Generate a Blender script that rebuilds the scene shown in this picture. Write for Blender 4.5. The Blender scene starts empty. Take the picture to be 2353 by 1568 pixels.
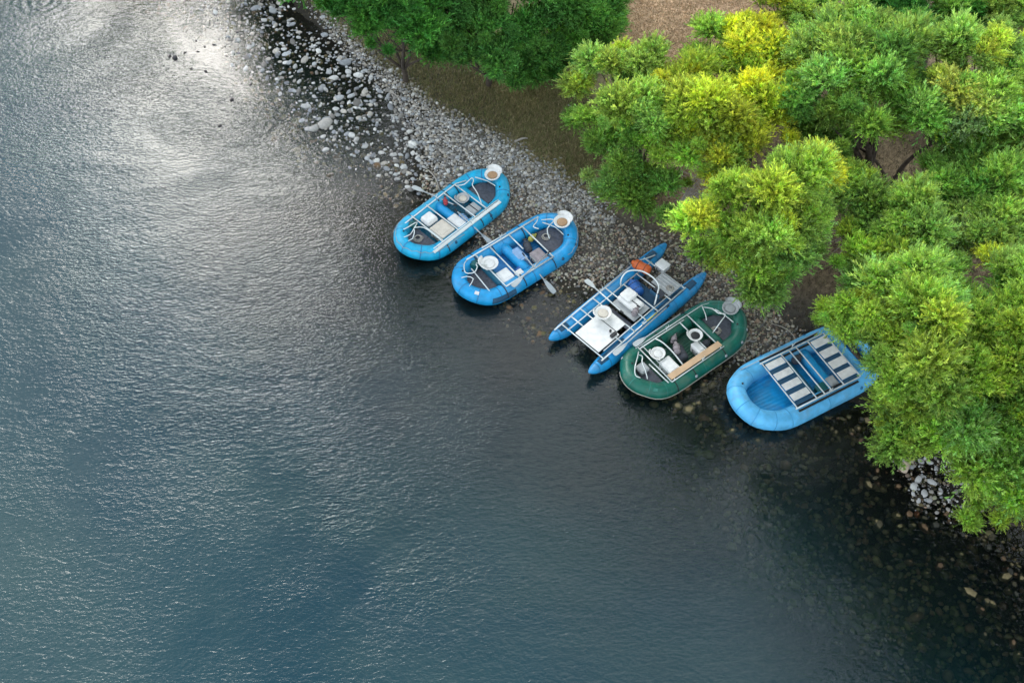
import bpy, math, random
import numpy as np
from mathutils import Vector, Matrix

rng = np.random.default_rng(7)
random.seed(7)
S = bpy.context.scene
COL = S.collection

# ------------------------------------------------------------------ camera
CAM_H = 25.0
PITCH = math.radians(56)
FPX = 963.0 / 1024 * 2352          # focal length in units of a 2352 px wide picture
cam_d = bpy.data.cameras.new("camera")
cam = bpy.data.objects.new("camera", cam_d)
COL.objects.link(cam)
cam.location = (0, 0, CAM_H)
cam.rotation_euler = (math.radians(90) - PITCH, 0, 0)
cam_d.sensor_width = 36.0
cam_d.lens = 36.0 * 963.0 / 1024
cam_d.clip_end = 3000
S.camera = cam

# ------------------------------------------------------------------ world
SUN_EL, SUN_AZ = math.radians(37.5), math.radians(-22)      # azimuth from +Y, negative to the left
sun_vec = Vector((math.sin(SUN_AZ) * math.cos(SUN_EL), math.cos(SUN_AZ) * math.cos(SUN_EL), math.sin(SUN_EL)))
SKY_STRENGTH = 0.11
CLOUD = (0.90, 0.96, 1.0)
W = bpy.data.worlds.new("World")
S.world = W
W.use_nodes = True
nt = W.node_tree
nt.nodes.clear()
def N(tree, kind, **kw):
    n = tree.nodes.new(kind)
    for k, v in kw.items():
        setattr(n, k, v)
    return n
def mth(tree, op, a, b=None, c=None, clamp=False):
    n = tree.nodes.new('ShaderNodeMath'); n.operation = op; n.use_clamp = clamp
    for i, v in enumerate((a, b, c)):
        if v is None: continue
        if isinstance(v, (int, float)): n.inputs[i].default_value = v
        else: tree.links.new(v, n.inputs[i])
    return n.outputs[0]
L = nt.links.new
out = N(nt, 'ShaderNodeOutputWorld')
sky = N(nt, 'ShaderNodeTexSky', sky_type='NISHITA')
sky.sun_disc = False
sky.sun_elevation = SUN_EL
sky.sun_rotation = SUN_AZ
sky.altitude = 600
bg_sky = N(nt, 'ShaderNodeBackground'); bg_sky.inputs[1].default_value = SKY_STRENGTH
L(sky.outputs[0], bg_sky.inputs[0])
tc = N(nt, 'ShaderNodeTexCoord')
sep = N(nt, 'ShaderNodeSeparateXYZ'); L(tc.outputs['Generated'], sep.inputs[0])
zc = mth(nt, 'MAXIMUM', sep.outputs[2], 0.06)
px_ = mth(nt, 'DIVIDE', sep.outputs[0], zc)
py_ = mth(nt, 'DIVIDE', sep.outputs[1], zc)
comb = N(nt, 'ShaderNodeCombineXYZ'); L(px_, comb.inputs[0]); L(py_, comb.inputs[1])
comb.inputs[2].default_value = 3.7
nz = N(nt, 'ShaderNodeTexNoise'); nz.inputs['Scale'].default_value = 3.4
nz.inputs['Detail'].default_value = 6; nz.inputs['Roughness'].default_value = 0.66
L(comb.outputs[0], nz.inputs['Vector'])
mr = N(nt, 'ShaderNodeMapRange', interpolation_type='SMOOTHSTEP')
mr.inputs[1].default_value = 0.36; mr.inputs[2].default_value = 0.64
mr.inputs[3].default_value = 0.18; mr.inputs[4].default_value = 1.0
def blob(cx, cy, r):
    dx = mth(nt, 'SUBTRACT', px_, cx); dy = mth(nt, 'SUBTRACT', py_, cy)
    q = mth(nt, 'ADD', mth(nt, 'MULTIPLY', dx, dx), mth(nt, 'MULTIPLY', dy, dy))
    return mth(nt, 'EXPONENT', mth(nt, 'MULTIPLY', q, -1.0 / (r * r)))
cover = mth(nt, 'MULTIPLY_ADD', blob(-0.50, 0.50, 0.24), 0.22, nz.outputs[0])     # a broad bank of cloud
cover = mth(nt, 'MULTIPLY_ADD', blob(0.10, 0.62, 0.30), 0.24, cover)
cover = mth(nt, 'MULTIPLY_ADD', blob(-0.1, 0.15, 0.36), -0.34, cover)             # open sky nearly overhead
cover = mth(nt, 'MULTIPLY_ADD', blob(-0.80, 1.0, 0.30), -0.22, cover)
L(cover, mr.inputs[0])
dot = N(nt, 'ShaderNodeVectorMath', operation='DOT_PRODUCT')
L(tc.outputs['Generated'], dot.inputs[0]); dot.inputs[1].default_value = sun_vec
ang = mth(nt, 'ARCCOSINE', mth(nt, 'MINIMUM', dot.outputs['Value'], 0.9999))
g = mth(nt, 'MULTIPLY', mth(nt, 'MULTIPLY', ang, ang), -1.0 / (0.20 ** 2))
glow = mth(nt, 'MULTIPLY_ADD', mth(nt, 'EXPONENT', g), 2.4, 1.15)      # thin cloud is brightest round the sun
bg_c = N(nt, 'ShaderNodeBackground'); bg_c.inputs[0].default_value = (*CLOUD, 1)
L(glow, bg_c.inputs[1])
mx = N(nt, 'ShaderNodeMixShader')
L(mr.outputs[0], mx.inputs[0]); L(bg_sky.outputs[0], mx.inputs[1]); L(bg_c.outputs[0], mx.inputs[2])
L(mx.outputs[0], out.inputs[0])

sl = bpy.data.lights.new("sun", 'SUN')
sun = bpy.data.objects.new("sun", sl); COL.objects.link(sun)
sl.energy = 0.5
sl.angle = math.radians(16)
sl.color = (1.0, 0.95, 0.86)
sun.rotation_euler = sun_vec.to_track_quat('Z', 'Y').to_euler()
sun.location = (-20, 40, 40)

S.view_settings.view_transform = 'Standard'
S.view_settings.look = 'None'
S.view_settings.gamma = 1.0
S.view_settings.use_curve_mapping = False
S.view_settings.exposure = 0.95

# ------------------------------------------------------------------ helpers
def G(px, py, z=0.0):
    """point of the place seen at (px, py) of the 2352 px wide picture, at height z"""
    a = (px - 1176) / FPX; b = (784 - py) / FPX
    s, c = math.sin(PITCH), math.cos(PITCH)
    d = np.array([a, c + b * s, -s + b * c])
    return np.array([0, 0, CAM_H]) + d * ((z - CAM_H) / d[2])

def tag(o, label=None, cat=None, group=None, kind=None):
    if label: o['label'] = label
    if cat: o['category'] = cat
    if group: o['group'] = group
    if kind: o['kind'] = kind
    return o

def empty(name, loc=(0, 0, 0), rz=0.0):
    o = bpy.data.objects.new(name, None); COL.objects.link(o)
    o.location = loc; o.rotation_euler = (0, 0, rz); o.empty_display_size = 0.3
    return o

def mesh_np(name, V, F, mat=None, parent=None, smooth=True, colors=None, link=True):
    """V (n,3), F (m,3) or (m,4)"""
    V = np.asarray(V, np.float32); F = np.asarray(F, np.int32)
    me = bpy.data.meshes.new(name)
    k = F.shape[1]
    me.vertices.add(len(V)); me.vertices.foreach_set('co', V.ravel())
    me.loops.add(F.size); me.loops.foreach_set('vertex_index', F.ravel())
    me.polygons.add(len(F))
    me.polygons.foreach_set('loop_start', np.arange(0, F.size, k, dtype=np.int32))
    me.polygons.foreach_set('use_smooth', np.full(len(F), smooth))
    me.update(calc_edges=True)
    if colors is not None:
        ca = me.color_attributes.new('Col', 'FLOAT_COLOR', 'POINT')
        c4 = np.ones((len(V), 4), np.float32); c4[:, :3] = colors
        ca.data.foreach_set('color', c4.ravel())
    if mat: me.materials.append(mat)
    if not link: return me
    o = bpy.data.objects.new(name, me); COL.objects.link(o)
    if parent: o.parent = parent
    return o

class MB:
    """collects pieces into one mesh"""
    def __init__(s): s.v = []; s.f = []; s.n = 0; s.sm = []
    def add(s, V, F, smooth=True):
        V = np.asarray(V, float)
        s.v.append(V); s.f += [tuple(int(i) + s.n for i in f) for f in F]; s.sm += [smooth] * len(F); s.n += len(V)
        return s
    def build(s, name, mat, parent=None, loc=None):
        me = bpy.data.meshes.new(name)
        me.from_pydata(np.vstack(s.v).tolist(), [], s.f)
        me.polygons.foreach_set('use_smooth', s.sm)
        me.update()
        if mat: me.materials.append(mat)
        o = bpy.data.objects.new(name, me); COL.objects.link(o)
        if parent: o.parent = parent
        if loc is not None: o.location = loc
        return o
    def tube(s, pts, r, n=8, closed=False, caps=True):
        P = np.asarray(pts, float); m = len(P)
        r = np.full(m, r) if np.isscalar(r) else np.asarray(r, float)
        A, B = frames(P, closed)
        th = np.linspace(0, 2 * np.pi, n, endpoint=False)
        V = (P[:, None] + r[:, None, None] * (A[:, None] * np.cos(th)[None, :, None] + B[:, None] * np.sin(th)[None, :, None])).reshape(-1, 3)
        F = []
        rows = m if closed else m - 1
        for i in range(rows):
            j = (i + 1) % m
            for k in range(n):
                l = (k + 1) % n
                F.append((i * n + k, i * n + l, j * n + l, j * n + k))
        if caps and not closed:
            F.append(tuple(range(n))[::-1]); F.append(tuple((m - 1) * n + k for k in range(n)))
        return s.add(V, F)
    def box(s, c, size, rz=0.0, bev=0.02, taper=1.0, tilt=0.0):
        """box with chamfered edges; taper scales the top, tilt leans it about the local y axis"""
        hx, hy, hz = np.array(size) / 2.0
        b = min(bev, hx * .9, hy * .9, hz * .9)
        V = []
        for z, q in ((-hz, b), (-hz + b, 0), (hz - b, 0), (hz, b)):
            k = taper if z > 0 else 1.0
            X, Y = hx * k - q, hy * k - q
            cb = b
            V += [(X - cb, Y, z), (-X + cb, Y, z), (-X, Y - cb, z), (-X, -Y + cb, z), (-X + cb, -Y, z), (X - cb, -Y, z), (X, -Y + cb, z), (X, Y - cb, z)]
        V = np.array(V)
        F = []
        for i in range(3):
            for k in range(8):
                l = (k + 1) % 8
                F.append((i * 8 + k, i * 8 + l, (i + 1) * 8 + l, (i + 1) * 8 + k))
        F.append(tuple(range(8))[::-1]); F.append(tuple(24 + k for k in range(8)))
        if tilt:
            ct, st = math.cos(tilt), math.sin(tilt)
            V = np.stack([V[:, 0] * ct + V[:, 2] * st, V[:, 1], -V[:, 0] * st + V[:, 2] * ct], 1)
        cr, sr = math.cos(rz), math.sin(rz)
        V = np.stack([V[:, 0] * cr - V[:, 1] * sr, V[:, 0] * sr + V[:, 1] * cr, V[:, 2]], 1) + np.array(c)
        return s.add(V, F, False)
    def plate(s, poly, z, t):
        """flat plate with outline poly (x, y) counter-clockwise"""
        n = len(poly); zz = [z] * n if np.isscalar(z) else z
        V = [(x, y, a) for (x, y), a in zip(poly, zz)] + [(x, y, a + t) for (x, y), a in zip(poly, zz)]
        F = [tuple(range(n))[::-1], tuple(n + k for k in range(n))]
        F += [(k, (k + 1) % n, n + (k + 1) % n, n + k) for k in range(n)]
        return s.add(V, F, False)
    def lathe(s, prof, c=(0, 0, 0), n=16, sq=(1, 1)):
        V = []
        for r, z in prof:
            for k in range(n):
                t = 2 * math.pi * k / n
                V.append((c[0] + r * math.cos(t) * sq[0], c[1] + r * math.sin(t) * sq[1], c[2] + z))
        F = []
        for i in range(len(prof) - 1):
            for k in range(n):
                l = (k + 1) % n
                F.append((i * n + k, i * n + l, (i + 1) * n + l, (i + 1) * n + k))
        F.append(tuple(range(n))[::-1]); F.append(tuple((len(prof) - 1) * n + k for k in range(n)))
        return s.add(V, F)

def frames(P, closed):
    if closed: T = np.roll(P, -1, 0) - np.roll(P, 1, 0)
    else: T = np.gradient(P, axis=0)
    T /= np.linalg.norm(T, axis=1)[:, None] + 1e-9
    up = np.array([0, 0, 1.0])
    A = np.cross(T, up)
    bad = np.linalg.norm(A, axis=1) < 0.15
    A[bad] = np.cross(T[bad], np.array([1.0, 0.03, 0]))
    A /= np.linalg.norm(A, axis=1)[:, None]
    B = np.cross(A, T)
    return A, B

def spline(pts, k=4, closed=False):
    P = np.asarray(pts, float); n = len(P); R = []
    for i in range(n if closed else n - 1):
        g_ = (lambda j: P[j % n]) if closed else (lambda j: P[min(max(j, 0), n - 1)])
        a, b, c, d = g_(i - 1), g_(i), g_(i + 1), g_(i + 2)
        for t in np.arange(k) / k:
            R.append(0.5 * ((2 * b) + (c - a) * t + (2 * a - 5 * b + 4 * c - d) * t * t + (3 * b - a - 3 * c + d) * t ** 3))
    if not closed: R.append(P[-1])
    return np.array(R)

_lat = rng.random((64, 64))
def vnoise(x, y):
    x = np.asarray(x, float); y = np.asarray(y, float)
    xi = np.floor(x).astype(int); yi = np.floor(y).astype(int)
    fx = x - xi; fy = y - yi
    fx = fx * fx * (3 - 2 * fx); fy = fy * fy * (3 - 2 * fy)
    q = lambda a, b: _lat[a % 64, b % 64]
    return (q(xi, yi) * (1 - fx) + q(xi + 1, yi) * fx) * (1 - fy) + (q(xi, yi + 1) * (1 - fx) + q(xi + 1, yi + 1) * fx) * fy
def fbm(x, y, o=4):
    r = 0; a = 0.5
    for k in range(o):
        r = r + a * vnoise(x * 2 ** k + 17.3 * k, y * 2 ** k + 5.1 * k); a *= 0.5
    return r / (1 - 0.5 ** o)

# ------------------------------------------------------------------ materials
def new_mat(name):
    m = bpy.data.materials.new(name); m.use_nodes = True
    t = m.node_tree; b = t.nodes['Principled BSDF']
    return m, t, b

def mat(name, col, rough=0.5, metal=0.0, var=0.12, scale=6.0, bump=0.0, dirt=0.0, spec=0.5, bscale=None):
    m, t, b = new_mat(name)
    b.inputs['Roughness'].default_value = rough; b.inputs['Metallic'].default_value = metal
    b.inputs['Specular IOR Level'].default_value = spec
    tx = N(t, 'ShaderNodeTexCoord')
    nz = N(t, 'ShaderNodeTexNoise'); nz.inputs['Scale'].default_value = scale
    nz.inputs['Detail'].default_value = 4
    t.links.new(tx.outputs['Object'], nz.inputs['Vector'])
    mp = N(t, 'ShaderNodeMapRange'); mp.inputs[1].default_value = 0.3; mp.inputs[2].default_value = 0.7
    mp.inputs[3].default_value = 1 - var; mp.inputs[4].default_value = 1 + var
    t.links.new(nz.outputs[0], mp.inputs[0])
    vm = N(t, 'ShaderNodeVectorMath', operation='SCALE'); vm.inputs[0].default_value = col[:3]
    t.links.new(mp.outputs[0], vm.inputs['Scale'])
    src = vm.outputs[0]
    if dirt:
        n2 = N(t, 'ShaderNodeTexNoise'); n2.inputs['Scale'].default_value = scale * 0.45; n2.inputs['Detail'].default_value = 6
        n2.inputs['Roughness'].default_value = 0.7
        t.links.new(tx.outputs['Object'], n2.inputs['Vector'])
        m2 = N(t, 'ShaderNodeMapRange'); m2.inputs[1].default_value = 0.5; m2.inputs[2].default_value = 0.75
        m2.inputs[3].default_value = 0; m2.inputs[4].default_value = dirt
        t.links.new(n2.outputs[0], m2.inputs[0])
        mxc = N(t, 'ShaderNodeMix', data_type='RGBA'); mxc.inputs[7].default_value = (0.22, 0.20, 0.15, 1)
        t.links.new(m2.outputs[0], mxc.inputs[0]); t.links.new(src, mxc.inputs[6]); src = mxc.outputs[2]
    t.links.new(src, b.inputs['Base Color'])
    if bump:
        n3 = N(t, 'ShaderNodeTexNoise'); n3.inputs['Scale'].default_value = bscale or scale * 3
        t.links.new(tx.outputs['Object'], n3.inputs['Vector'])
        bp = N(t, 'ShaderNodeBump'); bp.inputs['Strength'].default_value = bump; bp.inputs['Distance'].default_value = 0.02
        t.links.new(n3.outputs[0], bp.inputs['Height']); t.links.new(bp.outputs[0], b.inputs['Normal'])
    return m

M = dict(
    blue=mat('raft_blue', (0.006, 0.40, 0.66), 0.42, dirt=0.42, var=0.2, scale=3.5, bump=0.25, bscale=4),
    blue_mid=mat('raft_mid_blue', (0.008, 0.33, 0.68), 0.42, dirt=0.42, var=0.2, scale=3.5, bump=0.25, bscale=4),
    blue_cat=mat('cataraft_blue', (0.010, 0.29, 0.62), 0.42, dirt=0.42, var=0.2, scale=3.5, bump=0.25, bscale=4),
    blue_pale=mat('raft_pale_blue', (0.12, 0.52, 0.88), 0.48, dirt=0.42, var=0.2, scale=3.5, bump=0.3, bscale=4),
    green=mat('raft_green', (0.003, 0.125, 0.085), 0.38, dirt=0.42, var=0.2, scale=3.5, bump=0.25, bscale=4),
    teal_floor=mat('teal_floor', (0.01, 0.14, 0.22), 0.5, dirt=0.3),
    blue_floor=mat('blue_floor', (0.015, 0.20, 0.48), 0.5, dirt=0.2),
    green_floor=mat('green_floor', (0.006, 0.075, 0.045), 0.5, dirt=0.3),
    navy=mat('navy_patch', (0.02, 0.085, 0.16), 0.6),
    seam=mat('seam_tape', (0.02, 0.20, 0.42), 0.5),
    seam5=mat('pale_seam_tape', (0.06, 0.36, 0.70), 0.5),
    seam_g=mat('seam_tape_green', (0.02, 0.17, 0.13), 0.5),
    alu=mat('aluminium', (0.74, 0.78, 0.76), 0.38, 0.45, var=0.08),
    alu_dull=mat('dull_aluminium', (0.42, 0.46, 0.47), 0.5, 0.4, var=0.1),
    white=mat('white_plastic', (0.80, 0.80, 0.77), 0.45, dirt=0.18),
    cream=mat('cream_plastic', (0.68, 0.62, 0.52), 0.5, dirt=0.25),
    grey=mat('grey_plastic', (0.42, 0.44, 0.44), 0.5, dirt=0.2),
    tan=mat('tan_vinyl', (0.46, 0.28, 0.15), 0.5),
    mesh=mat('charcoal_mesh_floor', (0.085, 0.09, 0.11), 0.7, var=0.3, scale=14, dirt=0.15),
    black=mat('black_rubber', (0.02, 0.021, 0.024), 0.5),
    wood=mat('pale_plywood', (0.62, 0.42, 0.25), 0.6, var=0.12, scale=3, dirt=0.25),
    orange=mat('orange_drybag', (0.60, 0.12, 0.025), 0.42, bump=0.5, bscale=12),
    bluebag=mat('blue_drybag', (0.02, 0.12, 0.40), 0.4, bump=0.4, bscale=14),
    gearblue=mat('light_blue_bag', (0.25, 0.42, 0.66), 0.5, bump=0.4, bscale=14),
    pack=mat('dark_pack', (0.06, 0.065, 0.08), 0.7, var=0.3, bump=0.5, bscale=14),
    packgrey=mat('grey_pack', (0.30, 0.26, 0.27), 0.7, var=0.3, bump=0.5, bscale=14),
    tealbag=mat('teal_bucket', (0.01, 0.13, 0.13), 0.45),
    rope=mat('rope', (0.45, 0.42, 0.36), 0.8),
    bark=mat('willow_bark', (0.085, 0.065, 0.05), 0.9, var=0.35, scale=5, bump=0.8, bscale=9),
    drift=mat('driftwood_grey', (0.36, 0.33, 0.29), 0.85, var=0.2, scale=5),
    yellow=mat('yellow_tape', (0.55, 0.50, 0.10), 0.5),
    red=mat('red_strap', (0.45, 0.05, 0.06), 0.6),
)

def vcol_mat(name, rough=0.8, bump=0.4, bscale=18, var=0.25, scale=9, spec=0.35, obj=False):
    m, t, b = new_mat(name)
    b.inputs['Roughness'].default_value = rough; b.inputs['Specular IOR Level'].default_value = spec
    if obj:
        at = N(t, 'ShaderNodeObjectInfo'); src = at.outputs['Color']
    else:
        at = N(t, 'ShaderNodeVertexColor', layer_name='Col'); src = at.outputs[0]
    ge = N(t, 'ShaderNodeNewGeometry')
    nz = N(t, 'ShaderNodeTexNoise'); nz.inputs['Scale'].default_value = scale; nz.inputs['Detail'].default_value = 5
    t.links.new(ge.outputs['Position'], nz.inputs['Vector'])
    mp = N(t, 'ShaderNodeMapRange'); mp.inputs[1].default_value = 0.3; mp.inputs[2].default_value = 0.7
    mp.inputs[3].default_value = 1 - var; mp.inputs[4].default_value = 1 + var
    t.links.new(nz.outputs[0], mp.inputs[0])
    vm = N(t, 'ShaderNodeVectorMath', operation='SCALE'); t.links.new(src, vm.inputs[0]); t.links.new(mp.outputs[0], vm.inputs['Scale'])
    t.links.new(vm.outputs[0], b.inputs['Base Color'])
    n3 = N(t, 'ShaderNodeTexNoise'); n3.inputs['Scale'].default_value = bscale; n3.inputs['Detail'].default_value = 4
    t.links.new(ge.outputs['Position'], n3.inputs['Vector'])
    bp = N(t, 'ShaderNodeBump'); bp.inputs['Strength'].default_value = bump; bp.inputs['Distance'].default_value = 0.05
    t.links.new(n3.outputs[0], bp.inputs['Height']); t.links.new(bp.outputs[0], b.inputs['Normal'])
    return m
M['ground'] = vcol_mat('bank_ground', 0.95, 0.7, 12, 0.35, 5)
M['pebble'] = vcol_mat('pebble', 0.75, 0.2, 30, 0.15, 30)
M['stone'] = vcol_mat('river_stone', 0.7, 0.3, 14, 0.18, 12, obj=True)
M['grass'] = vcol_mat('grass_blade', 0.8, 0, 5, 0.2, 6)

# foliage: every leafy branch takes its hue from the object colour, every sprig varies
def leaf_mat():
    m, t, b = new_mat('willow_leaf')
    oi = N(t, 'ShaderNodeObjectInfo')
    vc = N(t, 'ShaderNodeVertexColor', layer_name='Col')
    mul = N(t, 'ShaderNodeVectorMath', operation='MULTIPLY')
    t.links.new(oi.outputs['Color'], mul.inputs[0]); t.links.new(vc.outputs[0], mul.inputs[1])
    t.links.new(mul.outputs[0], b.inputs['Base Color'])
    b.inputs['Roughness'].default_value = 0.5; b.inputs['Specular IOR Level'].default_value = 0.35
    tr = N(t, 'ShaderNodeBsdfTranslucent')
    m2 = N(t, 'ShaderNodeVectorMath', operation='MULTIPLY'); m2.inputs[1].default_value = (1.35, 1.25, 0.7)
    t.links.new(mul.outputs[0], m2.inputs[0]); t.links.new(m2.outputs[0], tr.inputs[0])
    mx = N(t, 'ShaderNodeMixShader'); mx.inputs[0].default_value = 0.52
    t.links.new(b.outputs[0], mx.inputs[1]); t.links.new(tr.outputs[0], mx.inputs[2])
    t.links.new(mx.outputs[0], t.nodes['Material Output'].inputs[0])
    return m
M['leaf'] = leaf_mat()

# ------------------------------------------------------------------ terrain
SHORE_P = [(200, -520), (420, -260), (560, -110), (665, -10), (745, 80), (850, 160), (950, 262), (985, 345), (965, 425), (1010, 490), (1110, 555),
           (1200, 610), (1290, 650), (1420, 660), (1560, 770), (1690, 830), (1880, 880), (2040, 970), (2140, 1060), (2230, 1150), (2380, 1220), (2600, 1400), (3000, 1600)]
SH = np.array([G(*p)[:2] for p in SHORE_P])
SH = np.vstack([SH[0] + (SH[0] - SH[1]) * 40, SH, SH[-1] + (SH[-1] - SH[-2]) * 60])

def shore_dist(x, y):
    """metres inland from the water's edge (negative in the river)"""
    x = np.asarray(x, float); y = np.asarray(y, float)
    best = np.full(x.shape, 1e9); sg = np.ones(x.shape)
    for a, b in zip(SH[:-1], SH[1:]):
        e = b - a; l2 = e @ e
        t = np.clip(((x - a[0]) * e[0] + (y - a[1]) * e[1]) / l2, 0, 1)
        dx = x - (a[0] + t * e[0]); dy = y - (a[1] + t * e[1])
        d = np.hypot(dx, dy); s = np.sign(e[0] * (y - a[1]) - e[1] * (x - a[0]))
        m = d < best
        best = np.where(m, d, best); sg = np.where(m, s, sg)
    return best * sg

def height(x, y, d=None):
    if d is None: d = shore_dist(x, y)
    n = fbm(np.asarray(x) * 0.5 + 9, np.asarray(y) * 0.5 + 3) - 0.5
    n2 = fbm(np.asarray(x) * 2.2, np.asarray(y) * 2.2) - 0.5
    land = 0.01 + 0.07 * np.minimum(d, 5) + 0.16 * np.clip(d - 5, 0, 12) * 0.6 + 0.02 * np.clip(d - 17, 0, None)
    wat = 0.01 + 0.055 * np.maximum(d, -7) + 0.10 * np.clip(d + 7, -14, 0)
    return np.where(d > 0, land, wat) + n * 0.10 * np.clip(np.abs(d), 0.4, 3) / 1.5 + n2 * 0.05

def axis(lo, hi, step, far):
    c = np.arange(lo, hi + 1e-6, step)
    e = np.array([1, 3, 7, 15, 30, 60, 120, 240, 480.0]) * (far / 480.0)
    return np.concatenate([lo - e[::-1], c, hi + e])
gx = axis(-25, 26, 0.17, 700); gy = axis(3, 46, 0.17, 700)
X, Y = np.meshgrid(gx, gy)
D = shore_dist(X, Y); Zt = height(X, Y, D)
ny, nx = X.shape
I = np.arange(ny * nx).reshape(ny, nx)
GF = np.stack([I[:-1, :-1], I[:-1, 1:], I[1:, 1:], I[1:, :-1]], -1).reshape(-1, 4)
f1 = fbm(X * 0.35, Y * 0.35 + 40); f2 = fbm(X * 1.3 + 4, Y * 1.3)
def mixc(a, b, t): return a * (1 - t[..., None]) + b * t[..., None]
def sstep(x, a, b): t = np.clip((x - a) / (b - a), 0, 1); return t * t * (3 - 2 * t)
soil = np.array([0.13, 0.10, 0.06]); dry = np.array([0.27, 0.205, 0.125]); olive = np.array([0.30, 0.26, 0.13])
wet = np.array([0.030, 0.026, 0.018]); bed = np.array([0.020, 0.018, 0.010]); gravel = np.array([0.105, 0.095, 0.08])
cc = mixc(soil, dry, sstep(f1 + 0.3 * (f2 - .5), 0.42, 0.62))
tan_c = G(1560, 60)[:2]
tanm = np.exp(-(((X - tan_c[0]) / 3.6) ** 2 + ((Y - tan_c[1]) / 6.0) ** 2))
olv_c = G(1130, 230)[:2]
olm = np.exp(-(((X - olv_c[0]) / 5.5) ** 2 + ((Y - olv_c[1]) / 4.0) ** 2))
cc = mixc(cc, np.array([0.60, 0.42, 0.27]) * (0.7 + 0.6 * f2[..., None]), np.clip(tanm * 1.2, 0, 1))
cc = mixc(cc, olive * (0.6 + 0.8 * f2[..., None]), np.clip(olm * 1.3, 0, 1))
gr_w = 3.2 + 1.5 * (f1 - .5)
cc = mixc(gravel * (0.7 + 0.6 * f2[..., None]), cc, sstep(D, 2.2, 4.0))
cc = mixc(wet * np.ones_like(cc), cc, sstep(D + 0.8 * (f2 - .5) - 1.3 * (X > 9), 0.1, 1.0))
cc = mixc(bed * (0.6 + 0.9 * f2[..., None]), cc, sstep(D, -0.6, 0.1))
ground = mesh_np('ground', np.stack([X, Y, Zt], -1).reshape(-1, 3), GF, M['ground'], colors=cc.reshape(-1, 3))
tag(ground, 'brown river bank and stony river bed', kind='structure')
ground['label'] = 'brown earth and gravel river bank running down into the river bed'

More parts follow.
